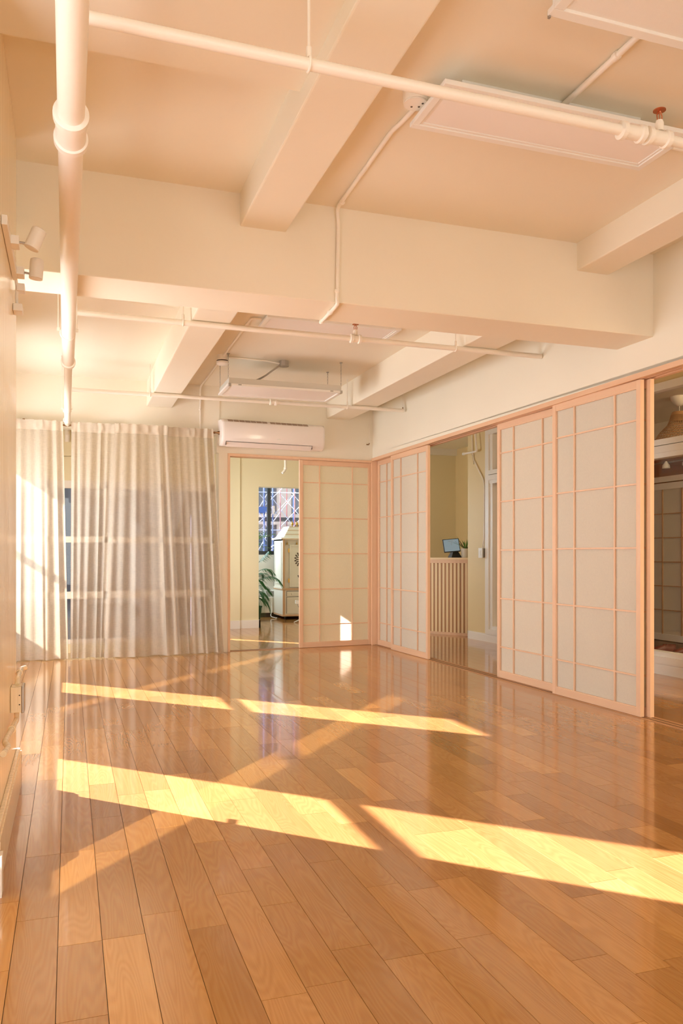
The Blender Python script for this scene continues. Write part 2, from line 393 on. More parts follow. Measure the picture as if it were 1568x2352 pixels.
# --- left wall: piers and windows
struct('wall_left', B(-0.95, -0.24, 2.80, 4.10, 0, 3.08, bev=0.006), M['pier'])                # the pier beside the camera
struct('wall_left_baffle', B(-0.95, -0.60, 5.49, 7.29, 0, 3.0), M['wall'])  # unseen block added to cut the reflected sun band narrower
def outer_wall():
    bm = new(); z0, z1 = 0.38, 2.62
    ops = [(1.29, 2.75), (4.46, 5.80), (7.36, 8.51)]
    y = -3.2
    for a, b in ops:
        box(bm, -1.3, -0.87, y, a, 0, 3.1); box(bm, -1.3, -0.87, a, b, 0, z0); box(bm, -1.3, -0.87, a, b, z1, 3.1); y = b
    box(bm, -1.3, -0.87, y, 9.62, 0, 3.1)
    struct('wall_left.003', bm, M['wall'])
    for i, (a, b) in enumerate(ops):
        bm = new()
        for q in ((a, a + 0.04, z0, z1), (b - 0.04, b, z0, z1), (a + .04, b - .04, z0, 0.548), (a + .04, b - .04, 1.3365, 1.389), (a + .04, b - .04, 2.204, z1)):
            box(bm, -0.935, -0.885, q[0], q[1], q[2], q[3])
        w = struct('window_%d' % (i + 1), bm, M['trim'])
        struct('window_glass', B(-0.913, -0.907, a + .04, b - .04, 0.548, 2.204), M['glass'], w)
outer_wall()
struct('wall_court_dimmer', (lambda b: (box(b, -1.75, -1.32, 9.63, 13.36, -0.5, 6.5), box(b, -1.75, -1.32, 14.11, 17.0, -0.5, 6.5), box(b, -1.75, -1.32, 13.36, 14.11, -0.5, 1.8), box(b, -1.75, -1.32, 13.36, 14.11, 3.8, 6.5), b)[-1])(new()), M['brick'])  # added unseen wall blocking sun from the curtain window, gap for one beam
struct('wall_court_dimmer.001', (lambda b: (box(b, 1.545, 1.575, 9.65, 10.50, -0.5, 3.2), box(b, 1.545, 1.575, 10.76, 14.0, -0.5, 3.2), b)[-1])(new()), M['brick'])      # dark cladding added to dim the sunlit side of the light court
struct('wall_rear', B(-1.3, 8.7, -3.3, -3.0, 0, 3.1), M['wall'])

# --- back wall
bm = new()
box(bm, -0.92, 1.60, 8.935, 9.05, 2.44, 3.0)                               # above the curtain
box(bm, -0.15, 1.80, 0, 0.12, 2.247, 3.0, mx=MB)                           # above the doorway
box(bm, -0.125, -0.022, 0, 0.12, 0, 2.247, mx=MB)                          # strip between curtain and doorway
struct('wall_back', bm, M['wall'])
struct('wall_right', (lambda b: (box(b, -0.05, 12.2, 0.0, 0.12, 2.33, 3.12, mx=MR), box(b, 6.9, 12.2, 0.0, 0.12, 0, 2.33, mx=MR), hexa(b, [MR @ Vector(p) for p in ((-0.05, 0.0, hz(0) + 0.035), (6.9, 0.0, hz(6.9) + 0.035), (6.9, 0.12, hz(6.9) + 0.035), (-0.05, 0.12, hz(0) + 0.035), (-0.05, 0.0, 2.33), (6.9, 0.0, 2.36), (6.9, 0.12, 2.36), (-0.05, 0.12, 2.33))]), b)[-1])(new()), M['wall'])
# recess behind the curtain
struct('wall_recess', (lambda b: (box(b, 1.62, 1.70, 9.02, 9.62, 0, 3.0), box(b, -0.9, 1.62, 9.42, 9.50, 1.93, 2.20), box(b, -0.9, 1.62, 9.425, 9.50, 2.205, 3.0), box(b, -0.9, 1.62, 9.42, 9.5, 0, 0.10), box(b, -0.9, 1.62, 9.05, 9.42, 2.5, 2.6), b)[-1])(new()), M['yellow'])
bm = new()
for z0, z1 in ((1.845, 1.93), (1.236, 1.305), (0.605, 0.685), (0.10, 0.15)): box(bm, -0.87, 1.62, 9.42, 9.48, z0, z1)
for x in (-0.87, -0.25, 0.37, 0.99, 1.58): box(bm, x, x + 0.045, 9.42, 9.48, 0.10, 1.93)
w = struct('window_5', bm, M['trim'])
struct('window_glass', B(-0.85, 1.6, 9.448, 9.453, 0.12, 1.9), M['glass'], w)

# --- back room and hall shells
struct('wall_back_room', (lambda b: (box(b, 2.38, 2.694, 11.745, 11.95, 0, 2.8), box(b, 1.62, 2.40, 11.69, 11.95, 0, 2.8), box(b, 2.694, 4.1, 11.745, 11.95, 2.125, 2.8), box(b, 4.1, 6.2, 11.62, 11.95, 0, 2.8), b)[-1])(new()), M['yellow'])
bm = new()     # left wall of the back room with a tall narrow opening towards the light court
x0, x1 = 1.58, 1.66
box(bm, x0, x1, 9.6, 10.50, 0, 2.8); box(bm, x0, x1, 10.76, 11.7, 0, 2.8); box(bm, x0, x1, 10.50, 10.76, 0, 0.17); box(bm, x0, x1, 10.50, 10.76, 1.36, 2.8)
box(bm, x0, x1, 11.9, 14.0, 0, 2.8)
struct('wall_court', bm, M['yellow'])
bm = new()     # far window wall
box(bm, 1.6, 5.4, 13.95, 14.15, 0, 1.10); box(bm, 1.6, 5.4, 13.95, 14.15, 2.62, 2.85); box(bm, 1.6, 1.9, 13.95, 14.15, 1.10, 2.62); box(bm, 5.2, 5.4, 13.95, 14.15, 1.1, 2.62)
struct('wall_far', bm, M['trim'])
struct('wall_far.001', B(5.2, 5.4, 11.95, 14.0, 0, 2.8), M['trim'])
bm = new()
box(bm, 1.9, 5.2, 13.96, 14.02, 1.10, 1.165); box(bm, 1.9, 5.2, 13.96, 14.02, 2.55, 2.62)
for xx in (1.9, 3.365, 4.27, 5.14): box(bm, xx, xx + 0.06, 13.96, 14.02, 1.165, 2.55)
w = struct('window_6', bm, M['black'])
struct('window_glass', B(1.95, 5.16, 13.988, 13.993, 1.15, 2.57), M['glass'], w)

# hall wall with interior glazing
def hall_wall():
    a = Vector((4.976, 9.38)); b = Vector((5.15, 6.0)); d = (b - a).normalized(); m = Vector((-d.y, d.x))
    return Matrix(((d.x, m.x, 0, a.x), (d.y, m.y, 0, a.y), (0, 0, 1, 0), (0, 0, 0, 1)))
MH = hall_wall()
bm = new()
box(bm, 0, 0.42, 0, 0.16, 0, 2.8, mx=MH)
box(bm, 0.42, 9.0, 0, 0.16, 2.68, 2.8, mx=MH); box(bm, 0.42, 9.0, 0, 0.16, 0, 0.10, mx=MH)
box(bm, 5.5, 12.5, 0, 0.16, 0.1, 2.68, mx=MH)
struct('wall_hall', bm, M['hall'])
struct('wall_hall.001', B(5.92, 6.05, 9.45, 11.7, 0, 2.8), M['hall'])
struct('wall_hall.002', B(5.0, 6.05, 9.40, 9.46, 0, 2.8), M['hall'])
bm = new(); box(bm, -0.012, 5.5, -0.014, 0.0, 0, 0.085, mx=MH); box(bm, -0.012, 5.5, -0.010, 0.0, 0.085, 0.102, mx=MH); box(bm, -0.014, 0.0, -0.014, 0.1, 0, 0.1, mx=MH)
struct('baseboard_hall', bm, M['trim'])
bm = new()
for s0, s1 in ((0.42, 0.50), (2.6, 2.7), (5.42, 5.5)): box(bm, s0, s1, -0.02, 0.1, 0.10, 2.68, mx=MH)
box(bm, 0.5, 5.42, -0.02, 0.1, 2.61, 2.68, mx=MH); box(bm, 0.5, 5.42, -0.02, 0.1, 2.105, 2.16, mx=MH); box(bm, 0.5, 5.42, -0.024, 0.1, 2.035, 2.098, mx=MH); box(bm, 0.5, 5.42, -0.012, 0.1, 1.99, 2.035, mx=MH)
box(bm, 0.5, 5.42, -0.02, 0.1, 0.10, 0.165, mx=MH); box(bm, 0.5, 5.42, -0.004, 0.1, 0.165, 0.205, mx=MH)
for s0 in (0.5, 2.53): box(bm, s0, s0 + 0.07, -0.006, 0.1, 0.205, 1.99, mx=MH); box(bm, s0, s0 + 0.07, -0.006, 0.1, 2.16, 2.61, mx=MH)
w = struct('window_7', bm, M['trim'])
struct('window_glass', B(0.5, 5.42, 0.05, 0.056, 0.165, 2.63, mx=MH), M['glass_d'], w)
bm = new(); box(bm, 4.11, 5.92, 11.57, 11.62, 2.70, 2.80); struct('trim_1', bm, M['trim'])
# room behind the glazing
struct('wall_lounge', (lambda b: (box(b, 7.22, 7.35, 3.0, 9.46, 0, 2.8), box(b, 5.3, 7.35, 9.3, 9.40, 0, 2.8), box(b, 5.4, 7.35, 2.9, 3.0, 0, 2.8), b)[-1])(new()), M['russet'])
struct('trim_2', B(7.205, 7.222, 3.0, 9.3, 2.42, 2.80), M['wall'])
bm = new(); box(bm, 7.195, 7.222, 7.45, 7.53, 0, 2.10); box(bm, 7.195, 7.222, 7.53, 9.0, 2.03, 2.10); box(bm, 7.20, 7.222, 3.0, 7.45, 0, 0.14); struct('trim_3', bm, M['trim'])

# --- baseboards, lintel, sills
bm = new(); box(bm, -0.24, -0.217, 2.83, 4.115, 0, 0.15); box(bm, -0.24, -0.222, 2.83, 4.115, 0.15, 0.175, bev=0.004); box(bm, -0.95, -0.217, 2.775, 2.80, 0, 0.15); box(bm, -0.95, -0.217, 4.1, 4.118, 0, 0.16)
struct('baseboard_left', bm, M['pier'])
bm = new(); box(bm, -0.30, -0.205, 2.768, 2.83, 0, 0.13); box(bm, -0.30, -0.213, 2.775, 2.83, 0.13, 0.165, bev=0.006)
struct('trim_4', bm, M['trim'])
bm = new(); box(bm, 2.36, 2.715, 11.725, 11.745, 0, 0.12); box(bm, 1.66, 2.395, 11.67, 11.69, 0, 0.12); box(bm, 2.694, 2.715, 11.725, 11.95, 0, 0.12)
struct('baseboard_back', bm, M['trim'])
def lintel(s0, s1, n0, n1, dz0, dz1):
    bm = new()
    hexa(bm, [MR @ Vector(p) for p in ((s0, n0, hz(s0) + dz0), (s1, n0, hz(s1) + dz0), (s1, n1, hz(s1) + dz0), (s0, n1, hz(s0) + dz0),
                                       (s0, n0, hz(s0) + dz1), (s1, n0, hz(s1) + dz1), (s1, n1, hz(s1) + dz1), (s0, n1, hz(s0) + dz1))])
    return bm
bm = lintel(-0.03, 6.9, -0.02, 0.015, 0.0, 0.036)
for n0, n1 in ((0.033, 0.048), (0.085, 0.12)):
    hexa(bm, [MR @ Vector(p) for s in (0,) for p in ((-0.03, n0, hz(0)), (6.9, n0, hz(6.9)), (6.9, n1, hz(6.9)), (-0.03, n1, hz(0)), (-0.03, n0, hz(0) + .036), (6.9, n0, hz(6.9) + .036), (6.9, n1, hz(6.9) + .036), (-0.03, n1, hz(0) + .036))])
hexa(bm, [MR @ Vector(p) for p in ((-0.03, 0, hz(0) + .02), (6.9, 0, hz(6.9) + .02), (6.9, .12, hz(6.9) + .02), (-0.03, .12, hz(0) + .02), (-0.03, 0, hz(0) + .036), (6.9, 0, hz(6.9) + .036), (6.9, .12, hz(6.9) + .036), (-0.03, .12, hz(0) + .036))])
struct('trim_5', bm, M['hemlock_h'])
bm = new(); box(bm, -0.022, 1.80, -0.02, 0.02, 2.217, 2.247, mx=MB); box(bm, -0.022, 1.8, 0.055, 0.12, 2.217, 2.247, mx=MB); box(bm, -0.022, 0.004, -0.012, 0.12, 0, 2.217, mx=MB)
box(bm, 1.78, 1.80, -0.008, 0.12, 0, 2.217, mx=MB); box(bm, -0.03, 0.03, -0.02, 0.12, 0, 2.24, mx=MR)
struct('trim_6', bm, M['hemlock'])
bm = new(); box(bm, 0.03, 6.9, -0.012, 0.11, -0.002, 0.004, mx=MR); box(bm, 0.0, 1.78, -0.012, 0.11, -0.002, 0.003, mx=MB)
w = struct('trim_7', bm, M['track'])
bm = new()
for n in (0.012, 0.058): box(bm, 0.03, 6.9, n, n + 0.012, -0.001, 0.0046, mx=MR); box(bm, 0.0, 1.78, n, n + .012, -0.001, 0.0036, mx=MB)
struct('groove', bm, M['groove'], w)

# ================================================================== SHOJI DOORS
def shoji(label, W, H, loc, rz, paper, flip=False):
    """local x along the door, local y = 0 on the room face growing away from the room"""
    t = thing('shoji_door', label, 'sliding door', loc, rz, 'sliding paper doors of the room', local=True)
    th, st, ra = 0.032, 0.040, 0.052
    sgn = 1
    for x0 in (0, W - st): part('stile', B(x0, x0 + st, 0, th, 0, H, bev=0.002), M['hemlock'], t)
    part('rail', B(st, W - st, 0.001, th - 0.001, H - ra, H, bev=0.0015), M['hemlock_x'], t)
    part('rail', B(st, W - st, 0.001, th - 0.001, 0, ra + 0.004, bev=0.0015), M['hemlock_x'], t)
    bm = new(); z0, z1 = ra + 0.004, H - ra; b = 0.0065
    x0, x1 = st, W - st
    for f in (0.25, 0.75): x = x0 + (x1 - x0) * f; box(bm, x - b, x + b, 0.004, 0.0155, z0, z1)
    hs = (z1 - z0) / 10.0
    for k in (1, 3, 5, 7, 9): z = z0 + hs * k; box(bm, x0, x1, 0.006, 0.0158, z - 0.0058, z + 0.0058)
    for a, c, e, f in ((x0, x0 + .006, z0, z1), (x1 - .006, x1, z0, z1), (x0 + .006, x1 - .006, z0, z0 + .006), (x0 + .006, x1 - .006, z1 - .006, z1)): box(bm, a, c, 0.004, 0.0155, e, f)
    part('lattice', bm, M['hemlock'], t)
    part('paper', B(x0, x1, 0.0165, 0.0180, z0, z1), paper, t)
    return t
M['hemlock_x'] = wood('pale_cypress_rail', (0.81, 0.575, 0.39), (0.73, 0.46, 0.28), axis=0)
def on_right(s0, s1, n, label):
    p = MR @ Vector((s0, n, 0.005))
    shoji(label, s1 - s0, hz((s0 + s1) / 2) - 0.004, p, ROT_R, M['paper'])
on_right(0.035, 0.985, 0.05, 'paper door nearest the corner in the right wall, mostly behind its neighbour')
on_right(0.542, 1.485, 0.0, 'paper door standing left of the hall opening with the striped counter')
on_right(2.769, 3.705, 0.05, 'set back paper door just right of the hall opening with the striped counter')
on_right(3.67, 4.662, 0.0, 'largest paper door, nearest the camera beside the dark glazed opening')
on_right(3.715, 4.70, 0.05, 'paper door hidden behind the nearest one, only its edge post showing')
p = MB @ Vector((0.845, -0.002, 0.005))
shoji('paper door under the air conditioner in the back wall with a sunlit patch', 0.934, 2.210, p, ROT_B, M['paper_b'])

# ================================================================== CURTAINS
def curtain(label, xt0, xt1, xb0, xb1, nf, ph, y0, seed):
    rr = random.Random(seed)
    t = thing('curtain', label, 'curtain', ((xb0 + xb1) / 2, y0, 0.0), 0, 'linen curtains along the back wall')
    f2, p2, f3, p3 = nf * 1.7 + rr.random(), rr.random() * 6, nf * 0.43 + 0.3 * rr.random(), rr.random() * 6
    NU, NV = 150, 64; ZT = 2.40
    def prof(u, v):
        a = (0.012 + 0.026 * v ** 0.8) * (0.62 + 0.5 * math.sin(6.283 * 0.9 * u + p3) + 0.15 * math.sin(6.283 * 2.3 * u + p2))
        w = 6.283 * nf * u + ph + 1.7 * math.sin(6.283 * f3 * u + p3) + 0.5 * math.sin(6.283 * (nf * 0.71) * u + p2) + 0.25 * v * math.sin(5 * u + p2)
        y = -a * (math.sin(w) + 0.22 * math.sin(2 * w + 0.6)) - 0.010 * math.sin(6.283 * f2 * u + p2) * (0.3 + v)
        x = 0.55 * a * math.cos(w) * (0.4 + 0.6 * v)
        return x, y
    bm = new(); g = []
    for j in range(NV + 1):
        v = j / NV; row = []
        for i in range(NU + 1):
            u = i / NU; dx, dy = prof(u, v)
            e = min(1, u * 14, (1 - u) * 14)
            x = (xt0 + (xt1 - xt0) * u) * (1 - v) + (xb0 + (xb1 - xb0) * u) * v + dx * e
            z = ZT * (1 - v) + 0.006 * v
            k = max(0, (v - 0.965) / 0.035)
            y = y0 + dy - 0.018 * k * k * (0.6 + 0.5 * math.sin(9 * u + ph)) + 0.006 * math.sin(11 * v + 7 * u + ph) * v
            z += 0.010 * k * (0.5 + 0.5 * math.sin(23 * u + ph))
            row.append(bm.verts.new((x, y, z)))
        g.append(row)
    for j in range(NV):
        for i in range(NU): bm.faces.new((g[j][i], g[j][i + 1], g[j + 1][i + 1], g[j + 1][i]))
    part('panel', bm, M['cloth'], t, smooth=True)
    bm = new(); g = []
    for j in range(9):
        v = j / 8; row = []
        for i in range(NU + 1):
            u = i / NU; dx, dy = prof(u, 0)
            pk = math.sin(6.283 * nf * 1.3 * u + ph + 2.0 * math.sin(6.283 * f3 * u))
            e = min(1, u * 14, (1 - u) * 14)
            x = xt0 + (xt1 - xt0) * u + dx * e + 0.006 * v * math.cos(6.283 * nf * 1.3 * u + ph + 2.0 * math.sin(6.283 * f3 * u))
            row.append(bm.verts.new((x, y0 + dy * (1 - 0.25 * v) - 0.003 - 0.006 * pk * v * (1 - v) * 4, ZT - 0.006 + 0.102 * v + 0.004 * math.sin(31 * u + ph) * v)))
        g.append(row)
    for j in range(8):
        for i in range(NU): bm.faces.new((g[j][i], g[j][i + 1], g[j + 1][i + 1], g[j + 1][i]))
    part('heading', bm, M['heading'], t, smooth=True)
curtain('sunlit linen curtain beside the pier, left of the big ceiling pipe end', -0.63, -0.061, -0.66, -0.010, 3.6, 0.4, 8.815, 3)
curtain('linen curtain just right of the gap below the big ceiling pipe', 0.02, 0.475, 0.01, 0.385, 3.0, 1.9, 8.845, 5)
curtain('linen curtain with a long straight hem, middle of the right three', 0.455, 1.005, 0.350, 1.12, 3.3, 4.1, 8.775, 8)
curtain('linen curtain hanging next to the air conditioner and doorway', 0.985, 1.515, 1.095, 1.625, 3.6, 0.9, 8.845, 11)

t = thing('curtain_rod', 'bronze curtain rod with flared end beside the air conditioner', 'curtain rod', (0.4, 8.87, 2.455))
bm = new(); tube(bm, [(-0.6, 8.868, 2.462), (1.53, 8.868, 2.462)], 0.009); part('rod', bm, M['bronze'], t, True)
bm = new(); lathe(bm, [(0.010, 0), (0.016, 0.006), (0.010, 0.012), (0.008, 0.025), (0.013, 0.04), (0.022, 0.055), (0.024, 0.062), (0.018, 0.066)], axis_matrix((1.525, 8.868, 2.462), (1, 0, 0)), 16); part('finial', bm, M['bronze'], t, True)
for x in (0.49, -0.45):
    bm = new(); tube(bm, [(x, 8.937, 2.50), (x, 8.88, 2.50), (x, 8.868, 2.475)], 0.006, 8, bend=0.01); box(bm, x - .012, x + .012, 8.93, 8.936, 2.475, 2.52); part('bracket', bm, M['bronze'], t)

# ================================================================== AIR CONDITIONER
def aircon():
    t = thing('air_conditioner', 'white split air conditioner on the back wall above the doorway', 'air conditioner', MB @ Vector((0.48, -0.1, 2.31)))
    s0, s1 = -0.138, 1.085
    sec = [(-0.002, 2.335), (-0.05, 2.316), (-0.13, 2.31), (-0.165, 2.322), (-0.192, 2.36), (-0.205, 2.40), (-0.208, 2.50), (-0.203, 2.565), (-0.195, 2.577), (-0.16, 2.605), (-0.002, 2.612)]
    bm = new(); rings = []
    for s, k in ((s0, 0.93), (s0 + 0.012, 0.985), (s0 + 0.03, 1.0), (s1 - 0.03, 1.0), (s1 - 0.012, 0.985), (s1, 0.93)):
        rings.append([bm.verts.new(MB @ Vector((s, n * k if n < -0.01 else n, 2.461 + (z - 2.461) * (0.97 + 0.03 * (k - .93) / .07)))) for n, z in sec])
    for a, b in zip(rings, rings[1:]):
        for i in range(len(sec)): j = (i + 1) % len(sec); bm.faces.new((a[i], a[j], b[j], b[i]))
    bm.faces.new(rings[0][::-1]); bm.faces.new(rings[-1])
    part('body', bm, M['ac'], t, True)
    bm = new()     # air flap on the under edge
    for a, b in (((s0 + .05), (s1 - .16)),):
        hexa(bm, [MB @ Vector(p) for p in ((a, -0.140, 2.3085), (b, -0.140, 2.3085), (b, -0.190, 2.352), (a, -0.190, 2.352), (a, -0.143, 2.3045), (b, -0.143, 2.3045), (b, -0.1945, 2.350), (a, -0.1945, 2.350))])
    fl = part('flap', bm, M['ac'], t)
    bm = new()
    for z, n in ((2.3545, -0.1925), ): box(bm, s0 + .045, s1 - .155, n, n + .01, z, z + .0035, mx=MB)
    box(bm, s0 + .044, s0 + .048, -0.191, -0.14, 2.318, 2.356, mx=MB); box(bm, s1 - .159, s1 - .155, -0.191, -0.14, 2.318, 2.356, mx=MB)
    part('flap_gap', bm, M['slot'], t)
    bm = new()     # intake slots along the top edge
    for k in range(14):
        if k == 7: part('intake_grille', bm, M['ac_slot'], t); bm = new()
        a = s0 + 0.07 + k * 0.066 + (0.03 if k > 6 else 0)
        hexa(bm, [MB @ Vector(p) for p in ((a, -0.196, 2.5785), (a + .058, -0.196, 2.5785), (a + .058, -0.165, 2.602), (a, -0.165, 2.602), (a, -0.198, 2.581), (a + .058, -0.198, 2.581), (a + .058, -0.167, 2.6045), (a, -0.167, 2.6045))])
    part('intake_grille', bm, M['ac_slot'], t)
    bm = new(); lathe(bm, [(0.016, 0), (0.016, 0.002), (0.012, 0.003)], MB @ Matrix.Translation((0.52, -0.207, 2.405)) @ Matrix.Rotation(math.pi / 2, 4, 'X') @ Matrix.Diagonal((1.4, 0.5, 1, 1)), 20)
    part('badge', bm, M['white_metal'], t, True)
aircon()

# ================================================================== PIPEWORK
def collar(bm, p, d, r, w, lip=0.004):
    lathe(bm, [(r, -w / 2), (r + lip, -w / 2 + .004), (r + lip, w / 2 - .004), (r, w / 2)], axis_matrix(p, d), 28)
ZM = 2.48
t = thing('main_pipe', 'thick white main pipe running the length of the ceiling', 'pipe', (0.0, 5.0, ZM))
bm = new(); tube(bm, [(0.024, -2.9, ZM), (0.004, 3.0, ZM), (-0.008, 6.05, ZM)], 0.041, 32); part('pipe', bm, M['pipe'], t, True)
bm = new(); tube(bm, [(-0.008, 6.0, ZM), (-0.022, 9.30, ZM), (-0.022, 9.38, ZM - 0.03), (-0.022, 9.40, ZM - 0.12)], 0.029, 28, bend=0.06); part('pipe', bm, M['pipe'], t, True)
bm = new(); Y0, X0 = 2.72, 0.005
for y, w in ((Y0 - 0.075, 0.035), (Y0 + 0.075, 0.035)): collar(bm, (X0, y, ZM), (0, 1, 0), 0.049, w, 0.006)
lathe(bm, [(0.044, -0.085), (0.050, -0.08), (0.048, -0.05), (0.048, 0.05), (0.050, 0.08), (0.044, 0.085)], axis_matrix((X0, Y0, ZM), (0, 1, 0)), 28)
part('coupling', bm, M['pipe'], t, True)
bm = new(); lathe(bm, [(0.041, -0.05), (0.050, -0.045), (0.050, 0.0), (0.042, 0.03), (0.03, 0.055)], axis_matrix((-0.008, 6.05, ZM), (0, 1, 0)), 28); part('reducer', bm, M['pipe'], t, True)
for y, rr in ((5.25, 0.043), (8.05, 0.031), (8.63, 0.031)):
    bm = new(); x = 0.0 - 0.0045 * (y - 3)
    torus(bm, axis_matrix((x, y, ZM), (0, 1, 0)), rr, 0.0045, 28, 8)
    if y < 8.5:
        zc = 3.0
        tube(bm, [(x - rr - .012, y, ZM + .02), (x - rr - .012, y, zc - 0.02)], 0.003, 6); tube(bm, [(x + rr + .012, y, ZM + .02), (x + rr + .012, y, zc - 0.02)], 0.003, 6)
        for sx in (-1, 1): box(bm, x + sx * (rr + .012) - .008, x + sx * (rr + .012) + .008, y - .008, y + .008, ZM + .012, ZM + .03)
        box(bm, x - rr - .02, x + rr + .02, y - .012, y + .012, zc - 0.024, zc - 0.004)
    part('hanger', bm, M['pipe'], t, True)

def sprinkler(p, par):
    x, y, z = p
    bm = new()
    lathe(bm, [(0.016, -0.005), (0.016, 0.028), (0.013, 0.03), (0.013, 0.036)], Matrix.Translation((x, y, z)), 16)
    h = part('sprinkler_head', bm, M['pipe'], par, True)
    bm = new()
    for sx in (-1, 1): tube(bm, [(x + sx * .010, y, z + .036), (x + sx * .012, y, z + .055), (x + sx * .003, y, z + .074)], 0.0025, 6)
    tube(bm, [(x, y, z + .036), (x, y, z + .07)], 0.0022, 6)
    lathe(bm, [(0.024, 0.0), (0.024, 0.0025), (0.006, 0.004)], Matrix.Translation((x, y, z + 0.074)), 20)
    o = obj('deflector', bm, M['copper'], None, True); o.parent = h
def branch(label, y, z, x1, hang, fits, heads, xs=0.04, r=0.0195, zc=3.0, tilt=0.0):
    t = thing('branch_pipe', label, 'pipe', (0.5, y, z), 0, 'thin pipes crossing the ceiling')
    yy = lambda x: y + tilt * x
    bm = new(); tube(bm, [(xs, yy(xs), z), (x1, yy(x1), z)], r, 20); part('pipe', bm, M['pipe'], t, True)
    bm = new(); tube(bm, [(xs + 0.005, yy(xs), z), (xs - 0.035, yy(xs), z), (xs - 0.04, yy(xs), ZM)], r, 16, bend=0.03); part('riser', bm, M['pipe'], t, True)
    for x in hang:
        bm = new(); torus(bm, axis_matrix((x, yy(x), z), (1, 0, 0)), r + .003, 0.0045, 20, 8); tube(bm, [(x, yy(x), z + r), (x, yy(x), zc)], 0.005, 8)
        lathe(bm, [(0.010, 0), (0.010, 0.035), (0.005, 0.04)], Matrix.Translation((x, yy(x), z + r)), 12)
        part('hanger', bm, M['pipe'], t, True)
    for x, w in fits:
        bm = new(); lathe(bm, [(r, -w), (r + .014, -w + .005), (r + .014, -w + .022), (r + .007, -w + .027), (r + .007, w - .027), (r + .014, w - .022), (r + .014, w - .005), (r, w)], axis_matrix((x, yy(x), z), (1, 0, 0)), 24)
        part('fitting', bm, M['pipe'], t, True)
    for x in heads: sprinkler((x, yy(x), z + r + .012), t)
branch('thin white ceiling pipe nearest the camera with two couplings and a sprinkler', 2.49, 2.70, 3.62, (0.739,), ((2.015, 0.056), (2.135, 0.056)), (2.145,), zc=3.08, tilt=0.006)
branch('middle thin white ceiling pipe just behind the deep beam with a sprinkler', 5.54, 2.698, 3.60, (0.74, 2.83), ((2.005, 0.045),), (2.005,), tilt=0.006)
branch('farthest thin white ceiling pipe, in front of the air conditioner', 8.13, 2.697, 3.50, (0.76, 2.84), ((2.02, 0.04),), ())

t = thing('vent_pipe', 'white pipe elbow hanging from the ceiling of the back room', 'pipe', (2.91, 11.0, 2.3))
bm = new(); tube(bm, [(2.91, 11.0, 2.80), (2.91, 11.0, 2.31), (2.865, 11.0, 2.26)], 0.017, 14, bend=0.03); part('pipe', bm, M['pipe'], t, True)
bm = new(); collar(bm, (2.91, 11.0, 2.33), (0, 0, 1), 0.02, 0.03); part('collar', bm, M['pipe'], t, True)

# ------------------------------------------------------------------ conduits
t = thing('conduit', 'painted conduit running down the face of the deep beam from a round box', 'conduit', (1.44, 4.0, 3.0))
bm = new(); tube(bm, [(1.43, 3.20, 3.055), (1.425, 3.30, 3.055), (1.415, 3.42, 3.064), (1.435, 4.28, 3.064), (1.448, 4.296, 2.99), (1.441, 4.296, 2.56), (1.44, 4.285, 2.522), (1.445, 4.35, 2.522), (1.457, 4.66, 2.522)], 0.011, 12, bend=0.035); part('tube', bm, M['pipe'], t, True)
for p, d in (((1.437, 4.2, 3.064), (0, 1, 0)), ((1.441, 4.296, 2.60), (0, 0, 1)), ((1.448, 4.45, 2.522), (0, 1, 0)), ((1.456, 4.63, 2.522), (0, 1, 0))):
    bm = new(); collar(bm, p, d, 0.0115, 0.022, 0.004); part('clip', bm, M['pipe'], t, True)
t = thing('junction_box', 'round painted junction box at the end of the long flat ceiling light', 'junction box', (1.42, 3.12, 3.0))
bm = new(); lathe(bm, [(0.052, 0), (0.054, 0.01), (0.054, 0.055)], Matrix.Translation((1.395, 3.11, 3.024)), 20); part('body', bm, M['pipe'], t, True)
bm = new(); lathe(bm, [(0.050, 0), (0.050, 0.006)], Matrix.Translation((1.395, 3.11, 3.017)), 20); part('cover', bm, M['pipe'], t, True)
for dx, dy in ((0.02, 0.01), (-0.01, 0.02), (0.025, -0.018)): bm = new(); lathe(bm, [(0.005, 0), (0.005, 0.002)], Matrix.Translation((1.395 + dx, 3.11 + dy, 3.0155)), 8); part('knockout', bm, M['slot'], t)
t = thing('conduit', 'straight painted conduit between the two near ceiling lights', 'conduit', (2.04, 2.8, 3.06))
bm = new(); tube(bm, [(2.035, 2.2, 3.063), (2.04, 3.05, 3.063)], 0.013, 12); part('tube', bm, M['pipe'], t, True)
bm = new(); collar(bm, (2.037, 2.62, 3.063), (0, 1, 0), 0.013, 0.03, 0.004); part('clip', bm, M['pipe'], t, True)
t = thing('conduit', 'painted conduit from the far flat light past the smoke alarm to the curtain', 'conduit', (1.38, 7.5, 2.97))
bm = new(); tube(bm, [(1.45, 6.23, 2.98), (1.372, 6.23, 2.98), (1.381, 7.57, 2.98), (1.384, 8.2, 2.98), (1.385, 8.92, 2.975), (1.38, 8.925, 2.50)], 0.0095, 12, bend=0.04); part('tube', bm, M['pipe'], t, True)
for p, d in (((1.374, 6.4, 2.98), (0, 1, 0)), ((1.38, 8.925, 2.72), (0, 0, 1))):
    bm = new(); collar(bm, p, d, 0.01, 0.02, 0.004); part('clip', bm, M['pipe'], t, True)
t = thing('conduit', 'painted conduit stub leaving the right end of the near flat light', 'conduit', (2.8, 3.12, 3.06))
bm = new(); tube(bm, [(2.60, 3.12, 3.063), (3.05, 3.12, 3.063)], 0.010, 12); part('tube', bm, M['pipe'], t, True)

